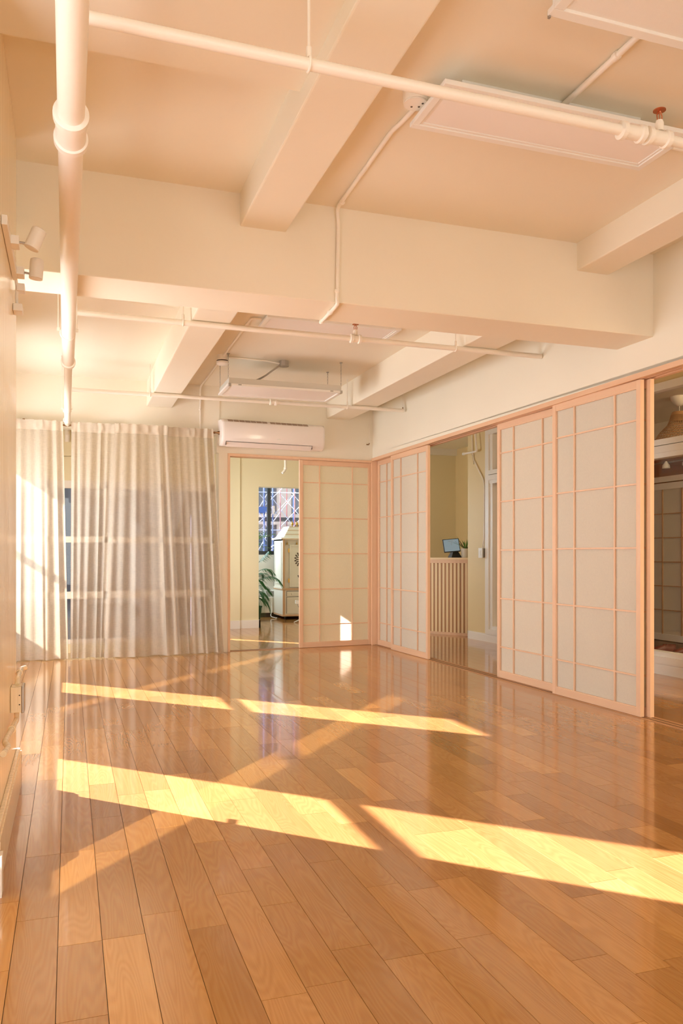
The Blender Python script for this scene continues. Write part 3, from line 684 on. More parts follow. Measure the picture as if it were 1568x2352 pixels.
t = thing('smoke_alarm', 'round white smoke alarm on the ceiling above the hanging light', 'smoke alarm', (1.375, 7.56, 2.9))
bm = new(); lathe(bm, [(0.045, 0.0), (0.06, 0.012), (0.06, 0.03)], Matrix.Translation((1.375, 7.52, 2.90)), 24); part('cover', bm, M['white_metal'], t, True)
bm = new(); lathe(bm, [(0.056, 0.030), (0.056, 0.042)], Matrix.Translation((1.375, 7.52, 2.90)), 24); part('vent_slot', bm, M['slot'], t, True)
bm = new(); lathe(bm, [(0.06, 0.042), (0.06, 0.05), (0.045, 0.052), (0.045, 0.095)], Matrix.Translation((1.375, 7.52, 2.90)), 24); part('base', bm, M['pipe'], t, True)
t = thing('junction_box', 'small square junction box feeding the hanging light', 'junction box', (1.98, 7.56, 2.95))
bm = new(); lathe(bm, [(0.05, 0.0), (0.05, 0.012), (0.046, 0.014), (0.046, 0.055)], Matrix.Translation((1.985, 7.56, 2.94)), 8); part('body', bm, M['steel'], t)
bm = new(); tube(bm, [(1.43, 7.55, 2.985), (1.60, 7.55, 2.985), (1.82, 7.56, 2.982), (1.94, 7.56, 2.965)], 0.008, 10, bend=0.04); part('conduit', bm, M['pipe'], t, True)
bm = new(); tube(bm, [(1.95, 7.55, 2.95), (1.88, 7.54, 2.90), (1.78, 7.55, 2.82), (1.68, 7.58, 2.775), (1.60, 7.62, 2.765)], 0.009, 10, bend=0.06); part('cable', bm, M['cable'], t, True)

# ================================================================== CEILING LIGHTS
def troffer(name, label, x0, x1, y0, y1, z0, z1, rim=0.045, group='flat ceiling lights', step=True, dm='diffuser', hm='white_metal'):
    t = thing(name, label, 'ceiling light', ((x0 + x1) / 2, (y0 + y1) / 2, z0), 0, group)
    bm = new()
    for q in ((x0, x1, y0, y0 + rim), (x0, x1, y1 - rim, y1), (x0, x0 + rim, y0 + rim, y1 - rim), (x1 - rim, x1, y0 + rim, y1 - rim)): box(bm, q[0], q[1], q[2], q[3], z0, z0 + 0.02, bev=0.003)
    part('frame', bm, M['white_metal'], t)
    r2 = rim
    if step:
        bm = new(); a, b, c, d = x0 + rim, x1 - rim, y0 + rim, y1 - rim; k = 0.012
        for q in ((a, b, c, c + k), (a, b, d - k, d), (a, a + k, c + k, d - k), (b - k, b, c + k, d - k)): box(bm, q[0], q[1], q[2], q[3], z0 + 0.006, z0 + 0.02)
        part('inner_bead', bm, M['white_metal'], t); r2 += k
    part('diffuser', B(x0 + r2, x1 - r2, y0 + r2, y1 - r2, z0 + 0.011, z0 + 0.018), M[dm], t)
    bm = new(); box(bm, x0 + 0.012, x1 - 0.012, y0 + 0.012, y1 - 0.012, z0 + 0.02, z1, bev=0.004); part('housing', bm, M[hm], t)
    return t
M['pinkish'] = paint('opal_panel', (0.86, 0.80, 0.75), rough=0.35, bump=0.0)
t = troffer('panel_light', 'long flat ceiling light crossed by the nearest thin pipe', 1.411, 2.63, 2.86, 3.21, 2.972, 3.0, 0.032, dm='pinkish')
bm = new(); box(bm, 1.55, 2.45, 2.98, 3.08, 3.0, 3.08); part('mount', bm, M['white_metal'], t)
t = troffer('panel_light', 'flat ceiling light half hidden above the deep beam', 1.455, 2.585, 6.04, 6.40, 2.945, 2.97, 0.032, dm='pinkish')
bm = new(); box(bm, 1.6, 2.4, 6.15, 6.28, 2.97, 2.995); part('mount', bm, M['white_metal'], t)
t = troffer('troffer_light', 'large ceiling light with dotted diffuser at the top right edge of the room', 1.565, 2.80, 1.70, 2.38, 2.965, 3.07, 0.04, 'box shaped ceiling lights', step=False)
bm = new(); lathe(bm, [(0.006, 0), (0.006, 0.003)], axis_matrix((1.576, 2.2, 3.02), (-1, 0, 0)), 10); part('knockout', bm, M['slot'], t)
bm = new(); box(bm, 1.568, 1.576, 2.374, 2.384, 2.958, 2.985); part('latch', bm, M['steel'], t)

def hanging_light():
    x0, x1, y0, y1, z0, z1 = 1.405, 2.545, 7.41, 7.93, 2.69, 2.765
    t = troffer('hanging_light', 'box shaped ceiling light hung on four chains before the air conditioner', x0, x1, y0, y1, z0, z1, 0.035, 'box shaped ceiling lights', step=False, dm='pinkish', hm='light_side')
    for x in (x0 + .012, x1 - .024): part('latch', B(x - .003, x + .018, y0 - .004, y0 + .03, z0 - .004, z0 + .022), M['steel'], t)
    for x in (x0 + .10, x1 - .13): part('latch', B(x, x + .03, y0 - .003, y0 + .01, z0 + .005, z0 + .016), M['steel'], t)
    for x, y in ((x0 + .01, y0 + .03), (x0 + .01, y1 - .06), (x1 - .01, y0 + .03), (x1 - .01, y1 - .06)):
        bm = new(); z = z1 - 0.01; k = 0
        while z < 2.985:
            mx = Matrix.Translation((x, y, z + 0.010)) @ Matrix.Rotation(k * math.pi / 2, 4, 'Z') @ Matrix.Rotation(math.pi / 2, 4, 'X') @ Matrix.Diagonal((0.6, 1.25, 1, 1))
            torus(bm, mx, 0.008, 0.0017, 10, 5); z += 0.0165; k += 1
        part('chain', bm, M['steel'], t)
        bm = new(); lathe(bm, [(0.004, -0.02), (0.004, 0), (0.014, 0.001), (0.014, 0.008)], Matrix.Translation((x, y, 2.986)), 10); part('ceiling_hook', bm, M['steel'], t)
hanging_light()

# thin drop wires on the back corner and right wall
t = thing('wire_hook', 'thin wire drop with a small metal hook in the back corner', 'wire', (3.42, 9.05, 2.43))
bm = new(); tube(bm, [(3.455, 9.072, 2.72), (3.455, 9.072, 2.46)], 0.0035, 6); part('wire', bm, M['pipe'], t)
bm = new(); tube(bm, [(3.455, 9.072, 2.455), (3.44, 9.06, 2.435), (3.42, 9.05, 2.437)], 0.006, 8, bend=0.01); lathe(bm, [(0.008, -.006), (0.008, .006)], axis_matrix((3.418, 9.05, 2.437), (1, 0.3, 0)), 10); part('hook', bm, M['bronze'], t)
t = thing('wire_hook', 'thin wire drop by the end of the farthest thin pipe', 'wire', (3.49, 8.13, 2.72))
bm = new(); tube(bm, [(3.505, 8.16, 2.995), (3.505, 8.16, 2.735)], 0.0035, 6); part('wire', bm, M['pipe'], t)
bm = new(); lathe(bm, [(0.006, -0.008), (0.006, 0.008)], Matrix.Translation((3.505, 8.16, 2.73)), 8); part('hook', bm, M['bronze'], t)

# ================================================================== PIER FITTINGS
t = thing('track_light', 'two white spotlights on a short rail high on the pier', 'track light', (-0.23, 3.5, 2.34))
bm = new(); box(bm, -0.239, -0.218, 3.20, 3.84, 2.325, 2.362, bev=0.003); part('rail', bm, M['white_metal'], t)
for k, (y, hx, tilt) in enumerate(((3.42, -0.128, 0.38), (3.78, -0.138, 0.06))):
    bm = new(); box(bm, -0.219, -0.188, y - .035, y + .035, 2.325, 2.36, bev=0.003)
    h = part('adaptor', bm, M['white_metal'], t)
    bm = new(); tube(bm, [(-0.19, y, 2.345), (hx - 0.022, y, 2.342)], 0.005, 8); o = obj('arm', bm, M['steel'], None, True); o.parent = h
    bm = new(); mx = Matrix.Translation((hx, y, 2.368)) @ Matrix.Rotation(tilt, 4, 'Y')
    lathe(bm, [(0.024, -0.045), (0.029, -0.045), (0.029, 0.024), (0.0293, 0.026), (0.029, 0.028), (0.028, 0.038), (0.024, 0.041)], mx, 28)
    o = part('lamp_head', bm, M['white_metal'], t, True)
    bm = new(); lathe(bm, [(0.023, -0.046), (0.023, -0.043)], mx, 24); q = obj('lens', bm, M['diffuser'], None, True); q.parent = o
bm = new(); tube(bm, [(-0.226, 3.84, 2.33), (-0.222, 3.86, 2.30), (-0.226, 3.88, 2.26), (-0.224, 3.90, 2.225)], 0.007, 8, bend=0.02); part('cable', bm, M['white_metal'], t, True)
bm = new(); box(bm, -0.239, -0.200, 3.85, 3.93, 2.195, 2.228, bev=0.003); part('power_box', bm, M['white_metal'], t)
bm = new(); box(bm, -0.224, -0.19, 3.845, 3.90, 2.285, 2.318, bev=0.003); part('end_feed', bm, M['white_metal'], t)

t = thing('outlet_box', 'cream outlet box with conduits low on the pier', 'outlet', (-0.215, 3.75, 0.42))
bm = new(); box(bm, -0.239, -0.196, 3.69, 3.80, 0.42, 0.53, bev=0.003); part('box', bm, M['pier'], t)
bm = new(); box(bm, -0.196, -0.185, 3.695, 3.795, 0.416, 0.534, bev=0.004); part('cover_plate', bm, M['steel'], t)
bm = new(); tube(bm, [(-0.216, 3.74, 0.42), (-0.216, 3.72, 0.385), (-0.220, 3.40, 0.40), (-0.222, 3.12, 0.42), (-0.2, 3.02, 0.425), (-0.21, 2.9, 0.43)], 0.011, 12, bend=0.05); part('conduit', bm, M['pier'], t, True)
bm = new(); tube(bm, [(-0.216, 3.76, 0.53), (-0.216, 3.80, 0.552), (-0.216, 4.08, 0.558), (-0.20, 4.12, 0.556)], 0.011, 12, bend=0.03); part('conduit', bm, M['pier'], t, True)
for y, z in ((3.45, 0.398), (3.95, 0.555)):
    bm = new(); torus(bm, axis_matrix((-0.219, y, z), (0, 1, 0)), 0.013, 0.003, 16, 6); part('clip', bm, M['pier'], t, True)
for z in (0.455, 0.495): bm = new(); lathe(bm, [(0.003, 0), (0.003, 0.002)], axis_matrix((-0.203, 3.69, z), (0, -1, 0)), 8); part('screw', bm, M['slot'], t)

# ================================================================== BACK ROOM
def shrine():
    X0, X1, Y0, Y1 = 3.412, 4.43, 13.05, 13.685
    t = thing('shrine_cabinet', 'cream domestic shrine cabinet with tiered roof, seen through the doorway', 'cabinet', (4.0, 13.4, 0.0))
    part('lower_body', B(X0, X1, Y0 + .02, Y1, 0.062, 0.50, bev=0.004), M['shrine'], t)
    part('base_rail', B(X0 - .004, X1 + .004, Y0 + .004, Y1, 0.055, 0.085, bev=0.003), M['shrine_edge'], t)
    bm = new(); box(bm, X0 - .01, X1 + .01, Y0, Y1, 0.50, 0.53, bev=0.005); part('middle_rail', bm, M['shrine_edge'], t)
    bm = new()
    box(bm, X0, X0 + .03, Y0 + .03, Y1, 0.53, 1.36); box(bm, X1 - .03, X1, Y0 + .03, Y1, 0.53, 1.36); box(bm, X0, X1, Y1 - .03, Y1, 0.53, 1.36); box(bm, X0, X1, Y0 + .03, Y1, 1.34, 1.36)
    part('upper_body', bm, M['shrine'], t)
    for x in (X0, X1 - .035): part('corner_post', B(x, x + .035, Y0 + .008, Y0 + .032, 0.53, 1.36), M['shrine_edge'], t)
    for x in (X0, X1 - .035): part('corner_post', B(x, x + .035, Y0 + .006, Y0 + .022, 0.085, 0.50), M['shrine_edge'], t)
    bm = new()      # mouldings of the visible flank
    for z0, z1 in ((0.60, 1.31),):
        for a in ((Y0 + .10, Y0 + .112, z0, z1), (Y1 - .10, Y1 - .088, z0, z1), (Y0 + .112, Y1 - .1, z0, z0 + .012), (Y0 + .112, Y1 - .1, z1 - .012, z1)): box(bm, X0 - .008, X0, a[0], a[1], a[2], a[3])
    box(bm, X0 - .012, X0, Y0 + .03, Y1, 0.52, 0.545)
    part('side_moulding', bm, M['shrine'], t)
    part('inner_panel', B(X0 + .035, X1 - .035, Y0 + .075, Y0 + .09, 0.53, 1.34), M['shrine'], t)
    # door leaf with the cut flower
    def door(xa, xb, mirror):
        bm = new(); box(bm, xa, xb, Y0 + .045, Y0 + .065, 0.545, 1.27, bev=0.003)
        d = part('door', bm, M['shrine'], t)
        bm = new()
        for q in ((xa, xa + .035, .545, 1.27), (xb - .035, xb, .545, 1.27), (xa + .035, xb - .035, .545, .58), (xa + .035, xb - .035, 1.235, 1.27)): box(bm, q[0], q[1], Y0 + .036, Y0 + .046, q[2], q[3], bev=0.003)
        o = obj('door_frame', bm, M['shrine'], None); o.parent = d
        bm = new(); cx, cz = (xb if not mirror else xa), 1.02
        for ring, (rad, n, s) in enumerate(((0.018, 6, .006), (0.038, 9, .008), (0.060, 12, .0105), (0.085, 15, .013), (0.112, 17, .016))):
            for k in range(n):
                a = 2 * math.pi * (k + 0.5 * (ring % 2)) / n; x = cx + rad * math.cos(a); z = cz + rad * math.sin(a) * 1.1
                if (x < cx - 0.004 and not mirror) or (x > cx + .004 and mirror):
                    mx = Matrix.Translation((x, Y0 + .043, z)) @ Matrix.Rotation(math.pi / 2, 4, 'X') @ Matrix.Rotation(a, 4, 'Z') @ Matrix.Diagonal((1.25, 0.85, 1, 1))
                    lathe(bm, [(s, 0), (s, 0.002)], mx, 8)
        o = obj('cut_pattern', bm, M['slot'], None); o.parent = d
        sg = 1 if not mirror else -1
        for dx, dz in ((-0.075, 0.745), (-0.045, 0.70)):
            p = [(0, 0), (0.05, 0.01), (0.085, -0.03), (0.10, -0.075), (0.055, -0.055), (0.02, -0.03)]
            bm = new(); v = [bm.verts.new((cx + sg * (dx + a * 0.75), Y0 + .042, dz + b)) for a, b in p]; f = bm.faces.new(v)
            r = bmesh.ops.extrude_face_region(bm, geom=[f]); bmesh.ops.translate(bm, verts=[g for g in r['geom'] if isinstance(g, bmesh.types.BMVert)], vec=(0, 0.002, 0))
            o = obj('cut_leaf', bm, M['slot'], None); o.parent = d
        for z in (0.66, 1.17):
            bm = new(); xh = xa if not mirror else xb; tube(bm, [(xh - .004 * sg, Y0 + .04, z - .03), (xh - .004 * sg, Y0 + .04, z + .03)], 0.006, 8); box(bm, min(xh, xh - .022 * sg), max(xh, xh - .022 * sg), Y0 + .044, Y0 + .048, z - .035, z + .035, bev=0.0015)
            o = obj('hinge', bm, M['gold'], None); o.parent = d
    xm = (X0 + X1) / 2 - 0.17
    door(X0 + .125, xm, False); door(xm + .004, X1 - .30, True)
    # drawers
    for z0, z1, nm in ((0.395, 0.475, 'drawer'), (0.105, 0.38, 'cupboard_door')):
        o = part(nm, B(X0 + .07, X1 - .07, Y0 + .008, Y0 + .024, z0, z1, bev=0.003), M['shrine'], t)
        bm = new(); 
        for q in ((X0 + .066, X0 + .072, z0, z1), (X0 + .066, X1 - .066, z1, z1 + .006)): box(bm, q[0], q[1], Y0 + .010, Y0 + .021, q[2], q[3])
        g = obj('shadow_gap', bm, M['slot'], None); g.parent = o
        if nm == 'drawer':
            for x in (X0 + .16, X1 - .16): bm = new(); lathe(bm, [(0.008, 0), (0.018, .01), (0.014, .02)], axis_matrix((x, Y0 + .008, 0.435), (0, -1, 0)), 14); k = obj('knob', bm, M['shrine'], None, True); k.parent = o
    # tiered roof
    bm = new(); prof = [(-.035, 1.36), (-.035, 1.385), (0.0, 1.392), (0.02, 1.40), (0.05, 1.43), (0.055, 1.445), (0.065, 1.448), (0.075, 1.475), (0.10, 1.50), (0.105, 1.515), (0.115, 1.518), (0.125, 1.545), (0.15, 1.575), (0.155, 1.585)]
    rg = []
    for ins, z in prof: rg.append([bm.verts.new(p) for p in ((X0 + ins, Y0 + ins, z), (X1 - ins, Y0 + ins, z), (X1 - ins, Y1 - ins * .4, z), (X0 + ins, Y1 - ins * .4, z))])
    for a, b in zip(rg, rg[1:]):
        for i in range(4): bm.faces.new((a[i], a[(i + 1) % 4], b[(i + 1) % 4], b[i]))
    bm.faces.new(rg[0][::-1]); bm.faces.new(rg[-1]); part('roof', bm, M['shrine'], t)
    bm = new()
    for ins, z in ((-.036, 1.358), (0.052, 1.442), (0.102, 1.512), (0.148, 1.576)): box(bm, X0 + ins, X1 - ins, Y0 + ins - .002, Y0 + ins + .004, z, z + .007)
    part('roof_edge', bm, M['shrine_edge'], t)
    x = X0 + .215; k = 0
    while k < 6:
        bm = new(); lathe(bm, [(0.010, 0), (0.016, .004), (0.010, .014), (0.022, .03), (0.026, .048), (0.018, .068), (0.007, .08), (0.010, .086), (0.003, .10)], Matrix.Translation((x, Y0 + .19, 1.583)), 14); part('finial', bm, M['gold'], t, True); x += 0.082; k += 1
    for x in (X0 + .085, X0 + .255, X0 + .425):
        bm = new(); tube(bm, [(x, Y0 + .05, 1.34), (x, Y0 + .05, 1.312)], 0.003, 6); lathe(bm, [(0.017, -.042), (0.014, -.034), (0.010, -.016), (0.005, -.004), (0.003, 0)], Matrix.Translation((x, Y0 + .05, 1.313)), 12); part('bell', bm, M['gold'], t, True)
    for x, y in ((X0 + .06, Y0 + .08), (X0 + .05, Y1 - .1), (X1 - .06, Y0 + .08), (X1 - .06, Y1 - .1)):
        bm = new(); lathe(bm, [(0.012, -.010), (0.024, -.008), (0.024, .008), (0.012, .010)], axis_matrix((x, y, 0.026), (1, 0.3, 0)), 18); box(bm, x - .014, x + .014, y - .02, y + .02, .044, .058); part('caster', bm, M['black_plastic'], t, True)
shrine()

t = thing('power_cord', 'white power cord trailing on the floor left of the shrine cabinet', 'cord', (3.45, 13.6, 0))
bm = new(); tube(bm, [(3.365, 13.69, 0.40), (3.36, 13.66, 0.22), (3.345, 13.55, 0.12), (3.30, 13.5, 0.03), (3.35, 13.4, 0.012), (3.385, 13.33, 0.010), (3.345, 13.28, 0.008)], 0.006, 8, bend=0.08); part('cord', bm, M['white_metal'], t, True)

t = thing('tripod_stand', 'small white stand with a black and white clip head in front of the shrine', 'stand', (3.62, 12.45, 0))
for dx, dy in ((-0.19, -0.03), (0.14, -0.16), (0.1, 0.2)):
    bm = new(); tube(bm, [(3.62, 12.45, 0.10), (3.62 + dx * .3, 12.45 + dy * .3, 0.06), (3.62 + dx, 12.45 + dy, 0.008)], 0.008, 8, bend=0.03); part('leg', bm, M['white_metal'], t, True)
bm = new(); tube(bm, [(3.62, 12.45, 0.07), (3.62, 12.45, 0.42)], 0.009, 10); part('pole', bm, M['white_metal'], t, True)
bm = new(); box(bm, 3.46, 3.52, 12.42, 12.48, 0.30, 0.36, bev=0.008); part('plug', bm, M['white_metal'], t)
bm = new(); box(bm, 3.54, 3.68, 12.42, 12.47, 0.29, 0.40, bev=0.006); part('head', bm, M['black_plastic'], t)
bm = new(); tube(bm, [(3.49, 12.44, 0.30), (3.51, 12.43, 0.25), (3.57, 12.42, 0.22), (3.62, 12.43, 0.24)], 0.007, 8, bend=0.03); part('cable', bm, M['steel'], t, True)
bm = new(); tube(bm, [(3.50, 12.44, 0.15), (3.54, 12.44, 0.17), (3.62, 12.45, 0.16)], 0.006, 8, bend=0.02); part('hook', bm, M['white_metal'], t, True)

def frond(bm, base, az, length, droop, lift, n=22, w=0.011, leaf=0.2, rnd=R):
    """one arching palm leaf: a midrib with drooping leaflets"""
    pts = []
    for i in range(n + 1):
        s = i / n; h = length * (s * math.cos(0.3) * (1 - 0.25 * s))
        z = lift * length * s - droop * length * s * s
        pts.append(Vector((base[0] + math.cos(az) * h, base[1] + math.sin(az) * h, base[2] + z)))
    tube(bm, pts, 0.004, 5, radii=[0.005 * (1 - 0.8 * i / n) for i in range(n + 1)])
    for i in range(4, n + 1):
        s = i / n; p = pts[i]; tn = (pts[min(i + 1, n)] - pts[i - 1]).normalized()
        for sd in (-1, 1):
            side = tn.cross(Vector((0, 0, 1))).normalized() * sd
            ln = leaf * (0.5 + 0.8 * math.sin(math.pi * min(1, s * 0.9 + 0.1))) * rnd.uniform(0.85, 1.1)
            d = (side * 0.75 + tn * 0.75 + Vector((0, 0, -0.15))).normalized()
            q1 = p + d * ln * 0.5 + Vector((0, 0, -0.03 * ln)); q2 = p + d * ln + Vector((0, 0, -0.45 * ln))
            u = tn * w * 0.5
            v = [bm.verts.new(x) for x in (p - u * .5, q1 - u + Vector((0, 0, .002)), q2, q1 + u + Vector((0, 0, .002)), p + u * .5)]
            bm.faces.new(v)
def palm():
    px, py = 2.915, 12.98
    t = thing('potted_palm', 'palm in a dark green pot by the yellow wall edge', 'plant', (px, py, 0))
    bm = new(); lathe(bm, [(0.075, 0.0), (0.085, 0.01), (0.115, 0.235), (0.122, 0.24), (0.122, 0.25), (0.108, 0.25), (0.10, 0.22)], Matrix.Translation((px, py, 0)), 28); part('pot', bm, M['pot_green'], t, True)
    bm = new(); lathe(bm, [(0.104, 0.20), (0.104, 0.222)], Matrix.Translation((px, py, 0)), 20); part('soil', bm, M['soil'], t)
    rr = random.Random(4)
    bm = new()
    for k in range(5): a = 1.3 * k; tube(bm, [(px + .03 * math.cos(a), py + .03 * math.sin(a), 0.21), (px + .04 * math.cos(a), py + .04 * math.sin(a), 0.6), (px + .02 * math.cos(a + .4), py + .02 * math.sin(a + .4), 0.95)], 0.007, 6)
    part('stem', bm, M['stem'], t, True)
    for az, ln, dr, li, z in ((-0.35, 0.62, 0.75, 0.75, 0.62), (0.05, 0.42, 0.7, 0.75, 0.78), (-1.0, 0.42, 0.9, 0.6, 0.55), (-0.7, 0.32, 1.1, 0.35, 0.50), (0.2, 0.28, 0.9, 0.5, 0.45), (1.2, 0.4, 0.7, 0.8, 0.7), (2.2, 0.45, 0.6, 0.8, 0.7), (3.2, 0.5, 0.8, 0.8, 0.6),
                              (4.2, 0.45, 0.7, 0.8, 0.6), (-1.6, 0.45, 0.8, 0.8, 0.62), (-0.5, 0.3, 0.3, 1.1, 0.9), (-0.15, 0.35, 0.9, 0.3, 0.40), (0.6, 0.36, 0.8, 0.8, 0.72), (1.9, 0.3, 0.3, 1.1, 0.9), (-0.9, 0.25, 1.3, 0.1, 0.42)):
        bm = new(); frond(bm, (px, py, z), az, ln, dr, li, 18, 0.012, 0.17, rr); part('frond', bm, M['leaf'], t)
palm()
def sapling():
    px, py = 2.86, 13.35
    t = thing('potted_sapling', 'leafy small tree whose top leaves show against the black window frame', 'plant', (px, py, 0))
    bm = new(); lathe(bm, [(0.08, 0.0), (0.10, 0.22), (0.105, 0.225), (0.09, 0.225), (0.085, 0.2)], Matrix.Translation((px, py, 0)), 24); part('pot', bm, M['pot_green'], t, True)
    bm = new(); lathe(bm, [(0.087, 0.18), (0.087, 0.2)], Matrix.Translation((px, py, 0)), 20); part('soil', bm, M['soil'], t)
    rr = random.Random(9); bm = new(); lf = new()
    tube(bm, [(px, py, 0.19), (px + .01, py, 0.7), (px + .05, py, 1.15), (px + .1, py, 1.36)], 0.008, 8, bend=0.1)
    for k in range(16):
        z = rr.uniform(1.18, 1.40); a = rr.uniform(-0.9, 0.7) if k < 11 else rr.uniform(0, 6.28); ln = rr.uniform(0.18, 0.42)
        b = Vector((px + .05 + (z - 1.15) * .25, py, z)); e = b + Vector((math.cos(a) * ln, math.sin(a) * ln, rr.uniform(-0.02, 0.12)))
        m_ = (b + e) / 2 + Vector((0, 0, .03)); tube(bm, [b, m_, e], 0.003, 5)
        for q in range(11):
            s = rr.uniform(0.25, 1.0); p = b.lerp(m_, s * 2) if s < .5 else m_.lerp(e, s * 2 - 1)
            d = Vector((rr.uniform(-1, 1), rr.uniform(-1, 1), rr.uniform(-.3, .6))).normalized(); l2 = rr.uniform(.025, .042); sd = d.cross(Vector((0.3, .2, 1))).normalized() * l2 * .3
            vs = [lf.verts.new(x) for x in (p, p + d * l2 * .45 + sd, p + d * l2, p + d * l2 * .45 - sd)]; lf.faces.new(vs)
    part('stem', bm, M['stem'], t, True); part('foliage', lf, M['leaf2'], t)
sapling()
t = thing('radiator', 'long white convector cover below the far window', 'radiator', (3.2, 13.8, 0))
part('cover', B(1.75, 5.15, 13.70, 13.945, 0.075, 0.345, bev=0.004), M['trim'], t)
hexa_b = new(); hexa(hexa_b, [(1.75, 13.70, 0.345), (5.15, 13.70, 0.345), (5.15, 13.945, 0.345), (1.75, 13.945, 0.345), (1.75, 13.86, 0.47), (5.15, 13.86, 0.47), (5.15, 13.945, 0.47), (1.75, 13.945, 0.47)]); part('sloped_top', hexa_b, M['trim'], t)
for x in (2.05, 2.55, 3.05, 3.30, 3.55, 4.05):
    bm = new(); w = 0.20
    for k in range(7):
        f = 0.12 + k * 0.11; y = 13.70 + 0.16 * f; z = 0.345 + 0.125 * f
        hexa(bm, [(x, y - .004, z), (x + w, y - .004, z), (x + w, y + .004, z + .006), (x, y + .004, z + .006), (x, y - .008, z + .004), (x + w, y - .008, z + .004), (x + w, y, z + .011), (x, y, z + .011)])
    part('grille', bm, M['steel'], t)
part('plinth', B(1.76, 5.14, 13.74, 13.945, 0.0, 0.075), M['slot'], t)

# ================================================================== HALL
def counter():
    a = Vector((5.109, 9.631)); b = Vector((4.744, 10.132)); d = (b - a).normalized(); L_ = 0.98; m = Vector((d.y, -d.x))   # m points behind the counter
    if m.x < 0: m = -m
    mx = Matrix(((d.x, m.x, 0, a.x), (d.y, m.y, 0, a.y), (0, 0, 1, 0), (0, 0, 0, 1)))
    t = thing('reception_counter', 'striped wooden reception counter beyond the hall opening', 'counter', (*a, 0))
    part('backing', B(0, L_, 0.010, 0.05, 0.03, 1.03, mx=mx), M['slat_back'], t)
    part('counter_top', B(-0.005, L_, -0.012, 0.42, 1.032, 1.06, mx=mx, bev=0.003), M['slat'], t)
    part('top_rail', B(0, L_, -0.006, 0.05, 0.985, 1.032, mx=mx), M['hemlock'], t)
    part('bottom_rail', B(0, L_, -0.006, 0.05, 0.0, 0.035, mx=mx), M['hemlock'], t)
    part('end_panel', B(-0.003, 0.022, -0.004, 0.05, 0.035, 0.985, mx=mx), M['hemlock'], t)
    x = 0.028
    while x < L_ - 0.05:
        part('slat', B(x, x + 0.032, 0.002, 0.010, 0.035, 0.985, mx=mx), M['slat'], t); x += 0.0575
    return mx
MC = counter()
def tablet():
    base = MC @ Vector((0.27, 0.10, 1.06))
    t = thing('tablet', 'tablet on a black swivel stand at the counter, screen lit pale blue', 'tablet', base)
    bm = new(); mx = Matrix.Translation(base)
    hexa(bm, [mx @ Vector(p) for p in ((-0.075, -.06, 0), (0.085, -.06, 0), (0.085, .06, 0), (-0.075, .06, 0), (-0.03, -.03, .10), (0.03, -.03, .10), (0.03, .03, .10), (-0.03, .03, .10))]); part('stand', bm, M['black_plastic'], t)
    rot = Matrix.Translation(base + Vector((-0.065, -0.035, 0.165))) @ Matrix.Rotation(math.radians(-14), 4, 'Z') @ Matrix.Rotation(math.radians(-16), 4, 'X') @ Matrix.Rotation(math.radians(-5), 4, 'Y')
    bm = new(); box(bm, -0.115, 0.115, -0.008, 0.008, -0.095, 0.095, mx=rot, bev=0.005); part('case', bm, M['black_plastic'], t)
    bm = new(); box(bm, -0.105, 0.105, -0.0095, -0.007, -0.082, 0.085, mx=rot); part('screen', bm, M['screen'], t)
    bm = new(); tube(bm, [base + Vector((0, -0.005, 0.09)), base + Vector((-0.03, -0.02, 0.15))], 0.015, 8); part('neck', bm, M['steel'], t)
    bm = new(); box(bm, -0.04, 0.04, -0.0102, -0.0094, 0.062, 0.066, mx=rot); box(bm, -0.02, 0.02, -0.0102, -0.0094, 0.035, 0.038, mx=rot); box(bm, -0.004, 0.004, -0.0102, -0.0094, 0.01, 0.018, mx=rot); part('screen_marks', bm, M['steel'], t)
tablet()
def counter_plant():
    p = MC @ Vector((0.125, 0.16, 1.06)); t = thing('potted_plant', 'spiky green and burgundy plant in a white pot on the counter', 'plant', p)
    bm = new(); lathe(bm, [(0.058, 0), (0.064, .01), (0.070, .125), (0.066, .125), (0.062, .11)], Matrix.Translation(p), 24); part('pot', bm, M['pot_white'], t, True)
    bm = new(); lathe(bm, [(0.064, .10), (0.064, .112)], Matrix.Translation(p), 18); part('soil', bm, M['soil'], t)
    rr = random.Random(2)
    for k in range(26):
        a = rr.uniform(0, 6.28); ln = rr.uniform(0.14, 0.25); el = rr.uniform(0.35, 1.35); w = rr.uniform(.012, .02)
        b = p + Vector((math.cos(a) * .02, math.sin(a) * .02, .11)); h = Vector((math.cos(a), math.sin(a), 0)); sd = Vector((-math.sin(a), math.cos(a), 0))
        bm = new(); prev = None; n = 6; pts = []
        for i in range(n + 1):
            s = i / n; c = b + h * ln * math.cos(el) * s + Vector((0, 0, ln * math.sin(el) * s - 0.35 * ln * s * s * (1.4 - el) )); ww = w * (0.35 + 1.5 * s * (1 - s) * 1.6) * (1 - s ** 4)
            pts.append((bm.verts.new(c - sd * ww / 2 + Vector((0, 0, .003))), bm.verts.new(c), bm.verts.new(c + sd * ww / 2 + Vector((0, 0, .003)))))
        for (a0, a1, a2), (b0, b1, b2) in zip(pts, pts[1:]): bm.faces.new((a0, a1, b1, b0)); bm.faces.new((a1, a2, b2, b1))
        part('leaf', bm, M['leaf_red'] if k % 3 == 0 else M['leaf2'], t, True)
counter_plant()

